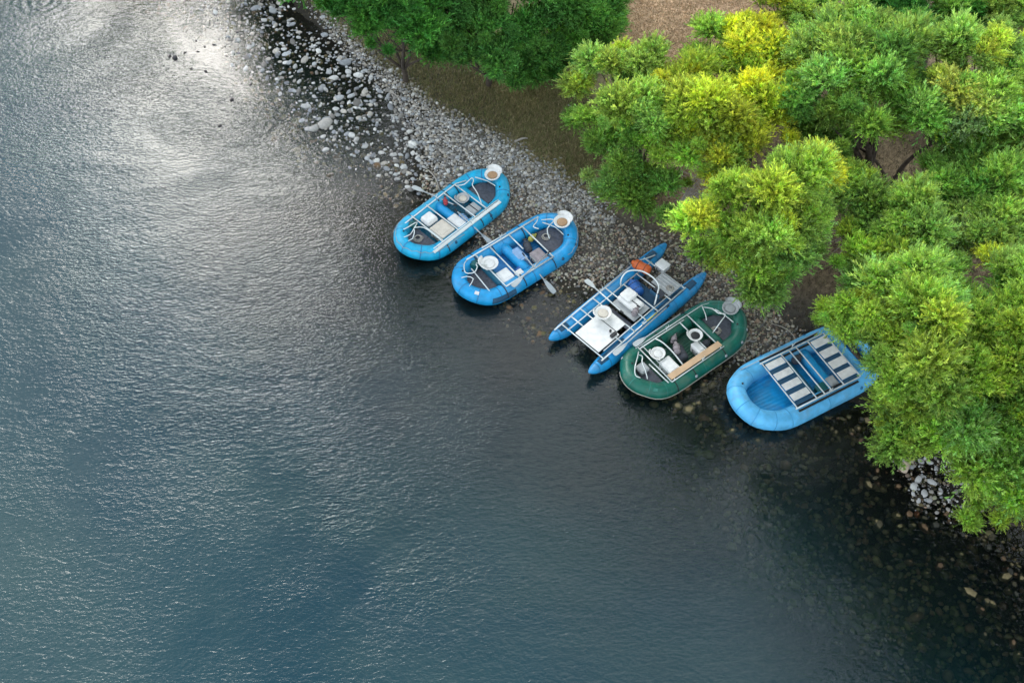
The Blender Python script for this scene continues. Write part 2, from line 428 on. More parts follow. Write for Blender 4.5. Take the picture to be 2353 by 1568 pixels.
# ------------------------------------------------------------------ water
wx = axis(-25, 26, 0.5, 700); wy = axis(3, 46, 0.5, 700)
WX, WY = np.meshgrid(wx, wy)
WD = np.clip(-height(WX, WY), 0, 3)
wny, wnx = WX.shape
I = np.arange(wny * wnx).reshape(wny, wnx)
WF = np.stack([I[:-1, :-1], I[:-1, 1:], I[1:, 1:], I[1:, :-1]], -1).reshape(-1, 4)
def water_mat():
    m = bpy.data.materials.new('river_water'); m.use_nodes = True
    t = m.node_tree; t.nodes.clear(); l = t.links.new
    o = N(t, 'ShaderNodeOutputMaterial'); ge = N(t, 'ShaderNodeNewGeometry')
    at = N(t, 'ShaderNodeVertexColor', layer_name='Col')
    sp = N(t, 'ShaderNodeSeparateColor'); l(at.outputs[0], sp.inputs[0])
    depth = sp.outputs[0]
    def noise(scale, rot=0.0, sx=1.0, sy=1.0, detail=3, rough=0.5, dist=0.0, ofs=0.0):
        mp = N(t, 'ShaderNodeMapping'); mp.inputs['Rotation'].default_value = (0, 0, rot); mp.inputs['Scale'].default_value = (sx, sy, 1)
        mp.inputs['Location'].default_value = (ofs, ofs * .7, 0)
        l(ge.outputs['Position'], mp.inputs[0])
        n = N(t, 'ShaderNodeTexNoise'); n.inputs['Scale'].default_value = scale; n.inputs['Detail'].default_value = detail
        n.inputs['Roughness'].default_value = rough; n.inputs['Distortion'].default_value = dist
        l(mp.outputs[0], n.inputs[0]); return n.outputs[0]
    w1 = noise(3.2, 0.18, 0.85, 1.8, 3, 0.55, 0.8)
    w2 = noise(7.5, -0.35, 0.9, 1.6, 3, 0.55, 0.4, 3)
    w3 = noise(0.55, 0.3, 1, 1.5, 2, 0.5, 0.3, 9)
    amp = noise(0.16, 0.5, 1, 1.3, 3, 0.55, 0.8, 5)
    ar = N(t, 'ShaderNodeMapRange'); ar.inputs[1].default_value = 0.35; ar.inputs[2].default_value = 0.65; ar.inputs[3].default_value = 0.55; ar.inputs[4].default_value = 1.7
    l(amp, ar.inputs[0])
    h = mth(t, 'MULTIPLY_ADD', w1, 0.019, mth(t, 'MULTIPLY', w2, 0.0155))
    h = mth(t, 'MULTIPLY_ADD', w3, 0.012, mth(t, 'MULTIPLY', h, ar.outputs[0]))
    # calmer in the shallows
    dr = N(t, 'ShaderNodeMapRange'); dr.inputs[1].default_value = 0.0; dr.inputs[2].default_value = 0.6; dr.inputs[3].default_value = 0.7; dr.inputs[4].default_value = 1.0
    l(depth, dr.inputs[0])
    h = mth(t, 'MULTIPLY', h, dr.outputs[0])
    # rings spreading from something that touched the surface
    rc = G(98, 4); vd = N(t, 'ShaderNodeVectorMath', operation='DISTANCE'); l(ge.outputs['Position'], vd.inputs[0]); vd.inputs[1].default_value = (rc[0], rc[1], 0)
    rr = vd.outputs['Value']
    ring = mth(t, 'MULTIPLY', mth(t, 'SINE', mth(t, 'MULTIPLY', rr, 17.0)), mth(t, 'EXPONENT', mth(t, 'MULTIPLY', mth(t, 'MULTIPLY', rr, rr), -1.1)))
    h = mth(t, 'MULTIPLY_ADD', ring, 0.006, h)
    bp = N(t, 'ShaderNodeBump'); bp.inputs['Strength'].default_value = 1.0; bp.inputs['Distance'].default_value = 1.0
    l(h, bp.inputs['Height'])
    # cloudy blue-green water body over the bed
    dn = noise(0.09, 0.2, 1, 1.2, 4, 0.6, 0.5, 2)
    cr = N(t, 'ShaderNodeValToRGB')
    cr.color_ramp.elements[0].position = 0.35; cr.color_ramp.elements[0].color = (0.003, 0.040, 0.058, 1)
    cr.color_ramp.elements[1].position = 0.65; cr.color_ramp.elements[1].color = (0.028, 0.070, 0.072, 1)
    l(dn, cr.inputs[0])
    dif = N(t, 'ShaderNodeBsdfDiffuse'); l(cr.outputs[0], dif.inputs[0])
    tra = N(t, 'ShaderNodeBsdfTransparent')
    tcol = N(t, 'ShaderNodeCombineColor')
    for i, k in enumerate((-1.3, -0.55, -0.75)): l(mth(t, 'EXPONENT', mth(t, 'MULTIPLY', depth, k)), tcol.inputs[i])
    l(tcol.outputs[0], tra.inputs[0])
    murk = mth(t, 'SUBTRACT', 1.0, mth(t, 'EXPONENT', mth(t, 'MULTIPLY', mth(t, 'POWER', depth, 1.6), -2.3)))
    m1 = N(t, 'ShaderNodeMixShader'); l(murk, m1.inputs[0]); l(tra.outputs[0], m1.inputs[1]); l(dif.outputs[0], m1.inputs[2])
    gl = N(t, 'ShaderNodeBsdfGlossy'); gl.inputs['Roughness'].default_value = 0.07; l(bp.outputs[0], gl.inputs['Normal'])
    fr = N(t, 'ShaderNodeFresnel'); fr.inputs['IOR'].default_value = 1.53; l(bp.outputs[0], fr.inputs['Normal'])
    m2 = N(t, 'ShaderNodeMixShader'); l(fr.outputs[0], m2.inputs[0]); l(m1.outputs[0], m2.inputs[1]); l(gl.outputs[0], m2.inputs[2])
    l(m2.outputs[0], o.inputs[0])
    return m
wc = np.zeros((WX.size, 3)); wc[:, 0] = WD.ravel()
water = mesh_np('water', np.stack([WX, WY, np.zeros_like(WX)], -1).reshape(-1, 3), WF, water_mat(), colors=wc)
tag(water, 'rippled blue-grey river water reflecting the cloudy sky', kind='structure')

# ------------------------------------------------------------------ stones
def ico(sub=1):
    import bmesh
    bm = bmesh.new(); bmesh.ops.create_icosphere(bm, subdivisions=sub, radius=1.0)
    V = np.array([v.co[:] for v in bm.verts]); F = np.array([[v.index for v in f.verts] for f in bm.faces]); bm.free()
    return V, F
ICO1, ICO2 = ico(1), ico(2)
def stone_verts(V, r):
    k = r.normal(size=(5, 3)); k /= np.linalg.norm(k, axis=1)[:, None]
    s = 1.0
    R = V.copy()
    for q in k:                                  # plane off a few sides: worn cobble, not a ball
        h = 0.62 + 0.3 * r.random()
        dd = R @ q
        R = R - np.outer(np.clip(dd - h, 0, None) * 0.75, q)
    return R * (1 + 0.05 * r.normal(size=(len(V), 1)))
def scatter(name, pts, sizes, cols, base, mat_, flat=(0.45, 0.75), sink=0.25, nvar=12):
    """many small stones joined in one mesh"""
    V0, F0 = base
    n = len(pts); nv = len(V0)
    vars_ = np.array([stone_verts(V0, rng) for _ in range(nvar)])
    sel = rng.integers(0, nvar, n)
    P = vars_[sel]                               # n, nv, 3
    sc = np.stack([sizes * rng.uniform(0.8, 1.25, n), sizes * rng.uniform(0.6, 0.95, n), sizes * rng.uniform(flat[0], flat[1], n)], 1)
    P = P * sc[:, None, :]
    a = rng.uniform(0, 2 * np.pi, n); ca, sa = np.cos(a)[:, None], np.sin(a)[:, None]
    x = P[..., 0] * ca - P[..., 1] * sa; y = P[..., 0] * sa + P[..., 1] * ca
    P = np.stack([x, y, P[..., 2]], -1) + pts[:, None, :]
    P[..., 2] += (sc[:, 2] * (1 - 2 * sink))[:, None]
    F = (F0[None] + (np.arange(n) * nv)[:, None, None]).reshape(-1, 3)
    return mesh_np(name, P.reshape(-1, 3), F, mat_, colors=np.repeat(cols, nv, 0))
def in_poly(poly, n):
    """n random picture points inside a polygon, put on the ground"""
    poly = np.array(poly, float); lo = poly.min(0); hi = poly.max(0); R = []
    while sum(len(r) for r in R) < n:
        q = rng.uniform(lo, hi, (n * 3, 2)); ins = np.zeros(len(q), bool); j = len(poly) - 1
        for i in range(len(poly)):
            a, b = poly[i], poly[j]; j = i
            c = ((a[1] > q[:, 1]) != (b[1] > q[:, 1])) & (q[:, 0] < (b[0] - a[0]) * (q[:, 1] - a[1]) / (b[1] - a[1] + 1e-9) + a[0])
            ins ^= c
        R.append(q[ins])
    q = np.vstack(R)[:n] + rng.normal(0, 13, (n, 2))
    return ground_pts(q)
def ground_pts(q):
    a = (q[:, 0] - 1176) / FPX; b = (784 - q[:, 1]) / FPX
    s, c = math.sin(PITCH), math.cos(PITCH)
    d = np.stack([a, c + b * s, -s + b * c], 1)
    z = np.zeros(len(q))
    for _ in range(4):
        p = np.array([0, 0, CAM_H]) + d * ((z - CAM_H) / d[:, 2])[:, None]
        z = height(p[:, 0], p[:, 1])
    p[:, 2] = z
    return p
def gcol(n, palette, jit=0.15):
    p = np.array(palette); c = p[rng.integers(0, len(p), n)]
    return c * rng.uniform(1 - jit * 2, 1 + jit, (n, 1))
PALE = [(0.575, 0.575, 0.55), (0.45, 0.463, 0.463), (0.675, 0.663, 0.625), (0.325, 0.338, 0.35), (0.525, 0.488, 0.425), (0.25, 0.237, 0.213)]
GREY = [(0.41, 0.39, 0.351), (0.3, 0.286, 0.269), (0.505, 0.468, 0.41), (0.205, 0.195, 0.176), (0.382, 0.338, 0.269), (0.137, 0.13, 0.117)]
BROWN = [(0.414, 0.356, 0.265), (0.299, 0.241, 0.172), (0.552, 0.494, 0.391), (0.196, 0.149, 0.115), (0.391, 0.276, 0.196), (0.138, 0.115, 0.098), (0.345, 0.345, 0.23)]
BED = [(0.121, 0.108, 0.047), (0.068, 0.061, 0.034), (0.203, 0.162, 0.081), (0.054, 0.054, 0.041), (0.162, 0.101, 0.054)]

zoneA = [(400, -10), (650, -10), (730, 90), (830, 175), (930, 290), (985, 360), (960, 430), (985, 470), (900, 420), (860, 400), (700, 290), (600, 180), (540, 120)]
zoneB = [(690, -20), (790, 60), (900, 165), (1010, 250), (1160, 325), (1340, 430), (1420, 520), (1270, 500), (1130, 400), (1000, 415), (965, 330), (890, 215), (760, 80)]
zoneC = [(960, 400), (1130, 395), (1290, 480), (1420, 520), (1620, 560), (1760, 690), (1860, 800), (1760, 850), (1600, 790), (1430, 660), (1290, 650), (1160, 590), (1000, 480)]
pA = in_poly(zoneA, 1000); sA = rng.lognormal(math.log(0.062), 0.42, len(pA))
pA2 = in_poly([(660, 60), (760, 70), (900, 190), (1020, 300), (980, 400), (900, 330), (760, 180)], 260); sA2 = rng.lognormal(math.log(0.062), 0.38, len(pA2))
pA = np.vstack([pA, pA2]); sA = np.concatenate([sA, sA2])
# stones of the boulder shelf stand up through the shallow water
big = np.argsort(-sA)[:215]
small = np.setdiff1d(np.arange(len(sA)), big)
def lift(p, s):
    p = p.copy(); p[:, 2] = np.maximum(p[:, 2], -s * 0.35); return p
o = scatter('shelf_cobbles', lift(pA[small], sA[small]), sA[small], gcol(len(small), PALE), ICO1, M['pebble'])
tag(o, 'small pale cobbles scattered through the dark shallows at the upper bank', kind='stuff')
pB = in_poly(zoneB, 7000); sB = rng.lognormal(math.log(0.048), 0.30, len(pB))
o = scatter('grey_gravel', pB, sB, gcol(len(pB), GREY + GREY + PALE), ICO1, M['pebble'], sink=0.3)
tag(o, 'grey and white cobble gravel of the upper bank', kind='stuff')
pC = in_poly(zoneC, 8500); sC = rng.lognormal(math.log(0.044), 0.30, len(pC))
o = scatter('brown_gravel', pC, sC, gcol(len(pC), BROWN + BROWN + GREY), ICO1, M['pebble'], sink=0.3)
tag(o, 'brown and grey gravel beach round the bows of the boats', kind='stuff')
# stones on the river bed, seen through the water
pE = np.vstack([in_poly([(1600, 960), (2352, 960), (2352, 1568), (2100, 1568), (1800, 1400), (1600, 1150)], 2600),
                in_poly([(250, -10), (640, -10), (960, 440), (900, 470), (640, 330), (480, 90)], 1200),
                in_poly([(950, 440), (1420, 650), (1700, 820), (1650, 1000), (1300, 850), (1000, 600)], 1300)])
sE = np.minimum(rng.lognormal(math.log(0.08), 0.42, len(pE)), 0.22)
keep = shore_dist(pE[:, 0], pE[:, 1]) < -0.25
pE = pE[keep]; sE = sE[keep]
pE[:, 2] = np.minimum(pE[:, 2], -sE * 0.62)
o = scatter('bed_stones', pE, sE, gcol(len(pE), BED), ICO1, M['pebble'], sink=0.35)
tag(o, 'brown algae covered stones on the shallow river bed', kind='stuff')

stone_meshes = []
for i in range(8):
    V, F = ICO2
    stone_meshes.append(mesh_np('river_stone', stone_verts(V, rng) * np.array([1.15, 0.85, 0.62]), F, M['stone'], link=False))
def stone(p, s, col, label, group, name='river_stone', rz=None):
    o = bpy.data.objects.new(name, random.choice(stone_meshes)); COL.objects.link(o)
    o.location = (p[0], p[1], p[2] + s * 0.2); o.scale = (s, s * random.uniform(0.75, 1.05), s * random.uniform(0.75, 1.15))
    o.rotation_euler = (random.uniform(-.15, .15), random.uniform(-.15, .15), random.uniform(0, 6.28) if rz is None else rz)
    o.color = (*col, 1)
    return tag(o, label, 'stone', group)
for i in big:
    p = pA[i].copy(); s = sA[i]; p[2] = max(p[2], -s * 0.25)
    c_ = gcol(1, PALE)[0]
    q_ = p[0] / 1.0
    lab = ('larger ' if s > .17 else 'smaller ' if s < .125 else '') + ('whitish' if c_.mean() > .55 else 'light grey' if c_.mean() > .40 else 'dark grey' if c_.mean() < .27 else 'mid grey') + ' rounded river stone in the ' + \
        ('topmost boulder band beside the glare' if p[1] > 31.5 else 'upper boulder band' if p[1] > 28.5 else 'middle of the boulder band' if p[1] > 26 else 'boulder band just above the first blue raft')
    stone(p, s, c_, lab, 'pale stones of the upper boulder band')
stone(G(747, 287, -.02), 0.30, (0.46, 0.44, 0.40), 'largest oblong pale boulder at the water side of the upper stone band', None, 'boulder', 0.8)
stone(G(722, 297, -.02), 0.20, (0.44, 0.43, 0.40), 'pale stone just left of the largest oblong boulder in the shallows', None)
for px, py, s in [(390, 130, .12), (402, 134, .17), (425, 122, .09), (440, 158, .09), (473, 165, .12), (492, 104, .10), (470, 108, .09), (450, 95, .07), (533, 230, .12), (505, 290, .10), (575, 195, .1), (545, 75, .09), (520, 130, .08), (455, 120, .08)]:
    p = G(px, py, -.01); stone(p, s * .7, (0.05, 0.05, 0.05), 'dark wet stone standing in the bright glare on the water', 'dark stones in the glare')
# white stones on the dark bank below the lower right willow
for k, (px, py, s) in enumerate([(2077, 1074, .2), (2108, 1102, .12), (2140, 1108, .13), (2120, 1095, .08), (2098, 1122, .09), (2122, 1135, .12), (2132, 1150, .10), (2096, 1135, .07), (2108, 1152, .09), (2115, 1060, .10), (2135, 1062, .09), (2125, 1052, .07), (2190, 1075, .09), (2226, 1086, .10), (2205, 1092, .07), (2170, 1042, .09), (2180, 1062, .08), (2228, 1045, .09), (2150, 1075, .07), (2247, 1115, .08), (2180, 1150, .07), (2160, 1126, .08)]):
    p = ground_pts(np.array([[px, py]], float))[0]; p[2] = max(p[2], -0.02)
    if k == 0: stone(p, s, (0.62, 0.50, 0.38), 'large tan stone at the left of the white stones under the lower right willow', None)
    else: stone(p, s, (0.56, 0.56, 0.55) if k % 3 else (0.42, 0.42, 0.42), ('larger' if s > .095 else 'small') + (' white' if k % 3 else ' grey') + ' stone under the lower right willow, ' + ('left part' if px < 2115 else 'middle' if px < 2160 else 'right part') + ' of the patch', 'white stones under the lower right willow')
for k, (px, py, s) in enumerate([(2105, 1180, .15), (2160, 1205, .14), (2185, 1215, .12), (2235, 1237, .17), (2238, 1262, .16), (2210, 1297, .16), (2070, 1300, .17), (2067, 1322, .15), (2130, 1210, .12), (2050, 1195, .13), (2020, 1210, .12), (2100, 1325, .10), (2252, 1310, .12)]):
    p = ground_pts(np.array([[px, py]], float))[0]
    s *= .75; p[2] = min(p[2], -s * .9) if k else p[2]
    stone(p, s, (0.34, 0.13, 0.06) if k == 0 else (0.10, 0.085, 0.04), 'rusty orange stone awash below the white stones' if k == 0 else ('olive brown stone under the dark water at lower right, %s' % ('close below the white stones' if py < 1220 else 'farther out from the bank')), None if k == 0 else 'submerged stones at lower right')

pw = in_poly([(2050, 1040), (2230, 1030), (2260, 1150), (2200, 1190), (2110, 1170)], 420); sw = rng.lognormal(math.log(.035), .45, len(pw))
pw[:, 2] = np.maximum(pw[:, 2], -0.01)
tag(scatter('bank_pebbles', pw, sw, gcol(len(pw), GREY + BROWN + PALE), ICO1, M['pebble']), 'small mixed pebbles between the white stones at lower right', kind='stuff')
# grass on the bank
def grass(name, poly, n, h, cols, label, lean=0.5, w=0.009):
    p = in_poly(poly, n)
    hh = h * rng.uniform(0.5, 1.3, n); a = rng.uniform(0, 2 * np.pi, n); l = rng.normal(0, lean, (n, 2)) * hh[:, None]
    side = np.stack([np.cos(a), np.sin(a), np.zeros(n)], 1) * (w * rng.uniform(.6, 1.4, n))[:, None]
    tip = p + np.stack([l[:, 0], l[:, 1], hh], 1)
    V = np.stack([p - side, p + side, tip], 1).reshape(-1, 3)
    F = np.arange(3 * n).reshape(-1, 3)
    o = mesh_np(name, V, F, M['grass'], colors=np.repeat(gcol(n, cols, .25), 3, 0))
    return tag(o, label, 'grass', kind='stuff')
grass('dark_grass', [(700, -10), (820, 100), (1000, 235), (1180, 315), (1330, 420), (1420, 350), (1330, 180), (1250, 130), (900, 60), (760, -20)], 70000, 0.13,
      [(0.24, 0.23, 0.09), (0.34, 0.28, 0.14), (0.15, 0.20, 0.06), (0.40, 0.33, 0.19)], 'short olive brown grass between the pebbles and the dark green shrubs')
grass('dry_grass', [(1380, -30), (1900, -30), (1900, 120), (1700, 200), (1450, 160), (1400, 60)], 90000, 0.045,
      [(0.66, 0.47, 0.29), (0.52, 0.37, 0.22), (0.60, 0.42, 0.27), (0.38, 0.31, 0.15)], 'dry tan grass in the clearing between the shrubs and the yellow trees')
grass('undergrowth', [(1380, 200), (2352, -20), (2352, 1150), (2120, 1020), (1900, 820), (1700, 640), (1450, 480)], 60000, 0.10,
      [(0.15, 0.11, 0.07), (0.09, 0.07, 0.045), (0.08, 0.08, 0.035), (0.20, 0.15, 0.11)], 'brown grass and leaf litter on the ground under the willows')

# ------------------------------------------------------------------ trees
def leafy_mesh(seed, nspr=300, nleaf=20):
    r = np.random.default_rng(seed)
    # uneven lobe of radius about 1
    u = r.normal(size=(nspr, 3)); u /= np.linalg.norm(u, axis=1)[:, None]
    u[:, 2] = np.where(u[:, 2] < -0.25, -u[:, 2] * 0.6, u[:, 2]); u /= np.linalg.norm(u, axis=1)[:, None]
    k = r.normal(size=(7, 3)); k /= np.linalg.norm(k, axis=1)[:, None]; a = r.uniform(-.3, .38, 7)
    rad = 0.78 + (np.clip(u @ k.T, 0, 1) ** 3 * a).sum(1)
    rad *= r.uniform(0.08, 0.72, nspr) ** 0.7
    base = u * rad[:, None] * np.array([1, 1, 0.95])
    dirn = u * 0.85 + np.array([0, 0, 0.55]) + r.normal(0, 0.27, (nspr, 3)); dirn /= np.linalg.norm(dirn, axis=1)[:, None]
    ln = r.uniform(0.45, 1.05, nspr)
    t = np.linspace(0.05, 1.0, nleaf)[None, :, None]
    droop = np.array([0, 0, -0.22])
    P = base[:, None] + dirn[:, None] * ln[:, None, None] * t + droop * t ** 2
    side = r.normal(size=(nspr, nleaf, 3)); side -= (side * dirn[:, None]).sum(-1, keepdims=True) * dirn[:, None]
    side /= np.linalg.norm(side, axis=-1, keepdims=True)
    ld = dirn[:, None] * 0.9 + side * 0.6; ld /= np.linalg.norm(ld, axis=-1, keepdims=True)
    L_ = r.uniform(0.13, 0.23, (nspr, nleaf, 1)); Wd = L_ * 0.14
    wv = np.cross(ld, r.normal(size=ld.shape)); wv /= np.linalg.norm(wv, axis=-1, keepdims=True)
    A = P; B = P + ld * L_ * 0.45 + wv * Wd; C = P + ld * L_; D_ = P + ld * L_ * 0.45 - wv * Wd
    V = np.stack([A, B, C, D_], 2).reshape(-1, 3); F = np.arange(len(V)).reshape(-1, 4)
    # tips of the sprigs are paler than old leaves
    b = r.uniform(0.5, 1.35, (nspr, 1, 1)) * np.ones((1, nleaf, 1)) * (0.85 + 0.3 * t)
    hue = r.normal(0, 0.07, (nspr, 1, 1)) * np.ones((1, nleaf, 1))
    c = np.concatenate([b * (1 + hue), b, b * (1 - hue)], -1)
    c = c * r.uniform(0.72, 1.3, (nspr, nleaf, 1))
    c = np.repeat(c.reshape(-1, 3), 4, 0)
    # twigs
    mb = MB()
    for q in range(26):
        d = u[r.integers(0, nspr)]; e = d * np.array([1, 1, .72]) * 0.85
        mid = e * 0.5 + np.array([0, 0, -0.08]) + r.normal(0, .05, 3)
        mb.tube([(0, 0, -0.25), mid, e], [0.03, 0.016, 0.006], 3, caps=False)
    TV = np.vstack(mb.v); TF = np.array(mb.f)
    n0 = len(V)
    me = mesh_np('leafy_branch', np.vstack([V, TV]), np.vstack([F, TF + n0]), M['leaf'], smooth=False, colors=np.vstack([c, np.ones((len(TV), 3))]), link=False)
    me.materials.append(M['bark'])
    mi = np.zeros(len(F) + len(TF), np.int32); mi[len(F):] = 1
    me.polygons.foreach_set('material_index', mi)
    return me
LEAFY = [leafy_mesh(100 + i) for i in range(7)]
BIG_LEAFY = LEAFY

def tree(name, base_p, lobes, label, cat, trunk_r=0.16, col=(0.10, 0.2, 0.03), colvar=0.2, group=None, dens=1.0, forks=2):
    """lobes: (px, py, height, radius[, colour]); base_p: picture point of the trunk foot"""
    b = ground_pts(np.array([base_p], float))[0]
    lobes = [(l[0], l[1], l[2], l[3] * .88) + tuple(l[4:]) for l in lobes]
    root = empty(name, tuple(b)); tag(root, label, cat, group)
    cs = [G(l[0], l[1], l[2]) - b for l in lobes]
    cen = np.mean(cs, 0)
    fork = np.array([cen[0] * 0.25, cen[1] * 0.25, max(0.5, min(c[2] for c in cs) * 0.42)])
    mb = MB(); tp = spline([(0, 0, -0.35), (0.04, 0.02, 0.1), fork * 0.55 + np.array([0.05, -.04, 0]), fork], 3)
    rr = np.linspace(trunk_r * 1.15, trunk_r * 0.75, len(tp)); rr[0] *= 1.35; rr[1] *= 1.15
    mb.tube(tp, rr, 9).build('trunk', M['bark'], root)
    r = random.Random(int(abs(b[0] * 131 + b[1] * 17) * 10))
    for l, c in zip(lobes, cs):
        R = l[3]; colr = l[4] if len(l) > 4 else col
        end = c + np.array([0, 0, -0.25 * R])
        v = end - fork
        m1 = fork + v * 0.35 + np.array([r.uniform(-.12, .12), r.uniform(-.12, .12), 0.02]) * np.linalg.norm(v)
        m2 = fork + v * 0.72 + np.array([r.uniform(-.1, .1), r.uniform(-.1, .1), -0.05]) * np.linalg.norm(v)
        lb = MB(); sp = spline([fork - np.array([0, 0, .05]), m1, m2, end], 3)
        lr = np.linspace(trunk_r * 0.5, trunk_r * 0.14, len(sp))
        lb.tube(sp, lr, 6, caps=False).build('limb', M['bark'], root)
        k = max(4, int(round((4.0 + 3.0 * R) * dens)))
        for j in range(k):
            a = 2.4 * j + r.random() * 1.4
            q = R * (0.82 * math.sqrt((j + 0.4) / k) + 0.06)
            dz = R * (0.45 * (1 - (q / R) ** 2) + r.uniform(-0.6, 0.3))
            sc = r.uniform(0.28, 0.66) * (0.57 + R * 0.4)
            if r.random() < .2: q = R * r.uniform(.95, 1.2); sc *= .55; dz = R * r.uniform(-.4, .45)
            o = bpy.data.objects.new('leafy_branch', r.choice(LEAFY)); COL.objects.link(o)
            o.parent = root
            o.location = (c[0] + q * math.cos(a), c[1] + q * math.sin(a), c[2] + dz)
            o.rotation_euler = (r.uniform(-.25, .25), r.uniform(-.25, .25), r.uniform(0, 6.28))
            o.scale = (sc * r.uniform(.9, 1.15), sc * r.uniform(.9, 1.15), sc * r.uniform(.85, 1.2))
            mixc_ = r.choice([YL, YG, LG, LG, MG]) if colr[0] > .18 else colr
            wm = r.uniform(0, .6); colq = [colr[i_] * (1 - wm) + mixc_[i_] * wm for i_ in range(3)]
            f = 1 + r.uniform(-colvar, colvar); h = r.uniform(-.12, .06)
            o.color = (colq[0] * f * (1 + h), colq[1] * f, colq[2] * f * (1 - h), 1)
            if j % 3 == 0:                        # side limb out to the leafy end
                sb = MB(); e2 = np.array(o.location)
                sb.tube(spline([m2, (m2 + e2) / 2 + np.array([0, 0, -.1]), e2], 3), np.linspace(trunk_r * .2, trunk_r * .08, 7), 4, caps=False).build('side_branch', M['bark'], root)
    return root

DG = (0.12, 0.35, 0.075); MG = (0.23, 0.43, 0.10); LG = (0.38, 0.57, 0.17); YG = (0.46, 0.62, 0.13); YL = (0.70, 0.72, 0.08); YY = (0.60, 0.67, 0.10); SG = (0.42, 0.55, 0.28)

tree('willow_shrub', (930, 190), [(760, -60, 6.6, 1.6), (845, 10, 6.2, 1.3), (925, 60, 5.0, 1.2), (880, -60, 7.0, 1.6), (980, 0, 4.8, 1.4), (1000, 105, 2.8, 1.1), (960, -90, 5.6, 1.5)],
     'dark green shrub nearest the pebble bank, leftmost at the top edge', 'shrub', 0.12, DG, dens=1.7)
tree('willow_shrub', (1120, 200), [(1080, 40, 4.2, 1.4), (1130, 110, 3.0, 1.3), (1090, -60, 5.2, 1.5), (1180, -10, 4.6, 1.4), (1190, 150, 1.9, 1.0), (1050, 110, 2.0, 1.0)],
     'dark green shrub in the middle of the top edge, above the olive grass', 'shrub', 0.12, (0.17, 0.39, 0.10), dens=1.7)
tree('willow_shrub', (1300, 140), [(1260, 80, 3.2, 1.3), (1300, -20, 4.0, 1.5), (1350, 60, 3.0, 1.1), (1370, -30, 3.8, 1.1), (1390, 60, 2.2, .6), (1330, 110, 1.5, .9), (1275, 140, 1.4, .8), (1250, -80, 3.2, 1.5)],
     'dark green shrub beside the tan clearing at the top edge', 'shrub', 0.12, (0.16, 0.38, 0.09), dens=1.7)
tree('willow_tree', (1480, 460), [(1385, 190, 3.6, 1.2, LG), (1440, 160, 4.0, 1.1, LG), (1370, 290, 3.0, 1.1, MG), (1460, 260, 4.2, 1.4, LG), (1540, 210, 4.2, 1.2, YY), (1430, 350, 3.2, 1.1, MG), (1520, 330, 3.6, 1.1, YG), (1440, 440, 2.2, 1.0, MG), (1510, 450, 2.2, 1.0, MG), (1400, 420, 2.0, .8, SG)],
     'rounded bright green willow at the left of the tree group, above the gravel beach', 'tree', 0.15)
tree('willow_tree', (1700, 480), [(1600, 240, 4.6, 1.2, YL), (1660, 260, 4.8, 1.2, YY), (1580, 310, 4.2, 1.0, YG), (1660, 340, 4.2, 1.1, YY), (1720, 230, 4.8, 1.0, YL), (1770, 280, 4.6, .9, YY), (1650, 410, 3.4, .9, YL), (1700, 300, 4.2, .9, YG)],
     'bright yellow willow between the two green trees', 'tree', 0.14, YL)
tree('willow_tree', (1730, 260), [(1625, 125, 4.2, .9, YG), (1700, 85, 4.6, .9, YL), (1730, 120, 4.6, 1.0, YL), (1670, 175, 3.8, .9, YG), (1760, 160, 4.4, 1.1, YG)],
     'yellow willow with loose sprigs next to the tan clearing', 'tree', 0.13, YG)
tree('willow_tree', (1830, 180), [(1770, 10, 4.8, 1.0, YG), (1830, 50, 4.8, .9, YG), (1760, -50, 4.6, 1.0, YG)],
     'small yellow green willow at the top edge between clearing and bare ground', 'tree', 0.12, YG)
tree('willow_tree', (2000, 470), [(1880, 120, 5.2, 1.3, LG), (1950, 90, 5.4, 1.1, LG), (1920, 200, 5.4, 1.3, LG), (2010, 170, 5.8, 1.3, MG), (1860, 260, 4.8, 1.1, MG), (1970, 280, 5.2, 1.3, MG), (2040, 240, 5.2, 1.2, MG), (1880, 330, 4.0, .9, MG)],
     'tall green willow in the middle of the trees, its dark forked trunk showing below', 'tree', 0.24, MG)
tree('willow_tree', (2100, 180), [(1960, -10, 5.0, 1.2, MG), (2060, 10, 5.2, 1.3, DG), (2050, 90, 4.8, 1.1, MG), (2150, 30, 5.0, 1.3, MG), (2110, -60, 5.2, 1.4, MG), (2240, -10, 5.2, 1.3, MG), (2200, 60, 5.0, 1.0, DG), (2330, -20, 5.2, 1.2, YG), (2330, 60, 5.2, 1.1, LG)],
     'green willow along the top right edge of the picture', 'tree', 0.2, MG)
tree('willow_tree', (2210, 420), [(2150, 150, 6.0, 1.3, LG), (2230, 130, 6.2, 1.2, LG), (2310, 140, 6.2, 1.3, LG), (2150, 240, 5.6, 1.2, LG), (2220, 240, 5.8, 1.1, SG), (2310, 240, 5.8, 1.3, LG), (2390, 200, 6, 1.4, LG), (2140, 300, 5.2, .9, MG)],
     'pale green willow at the right edge with a thin dark trunk under it', 'tree', 0.16, LG)
tree('willow_tree', (2330, 560), [(2240, 360, 4.6, 1.0, MG), (2320, 350, 4.8, 1.3, MG), (2190, 450, 4.4, 1.2, MG), (2270, 460, 4.8, 1.3, MG), (2350, 450, 5.0, 1.2, MG), (2230, 550, 4.2, 1.1, SG), (2310, 560, 4.6, 1.2, LG), (2170, 510, 4.0, .9, MG), (2400, 350, 4.8, 1.4, MG)],
     'mid green willow at the right edge below the pale one', 'tree', 0.18, MG)
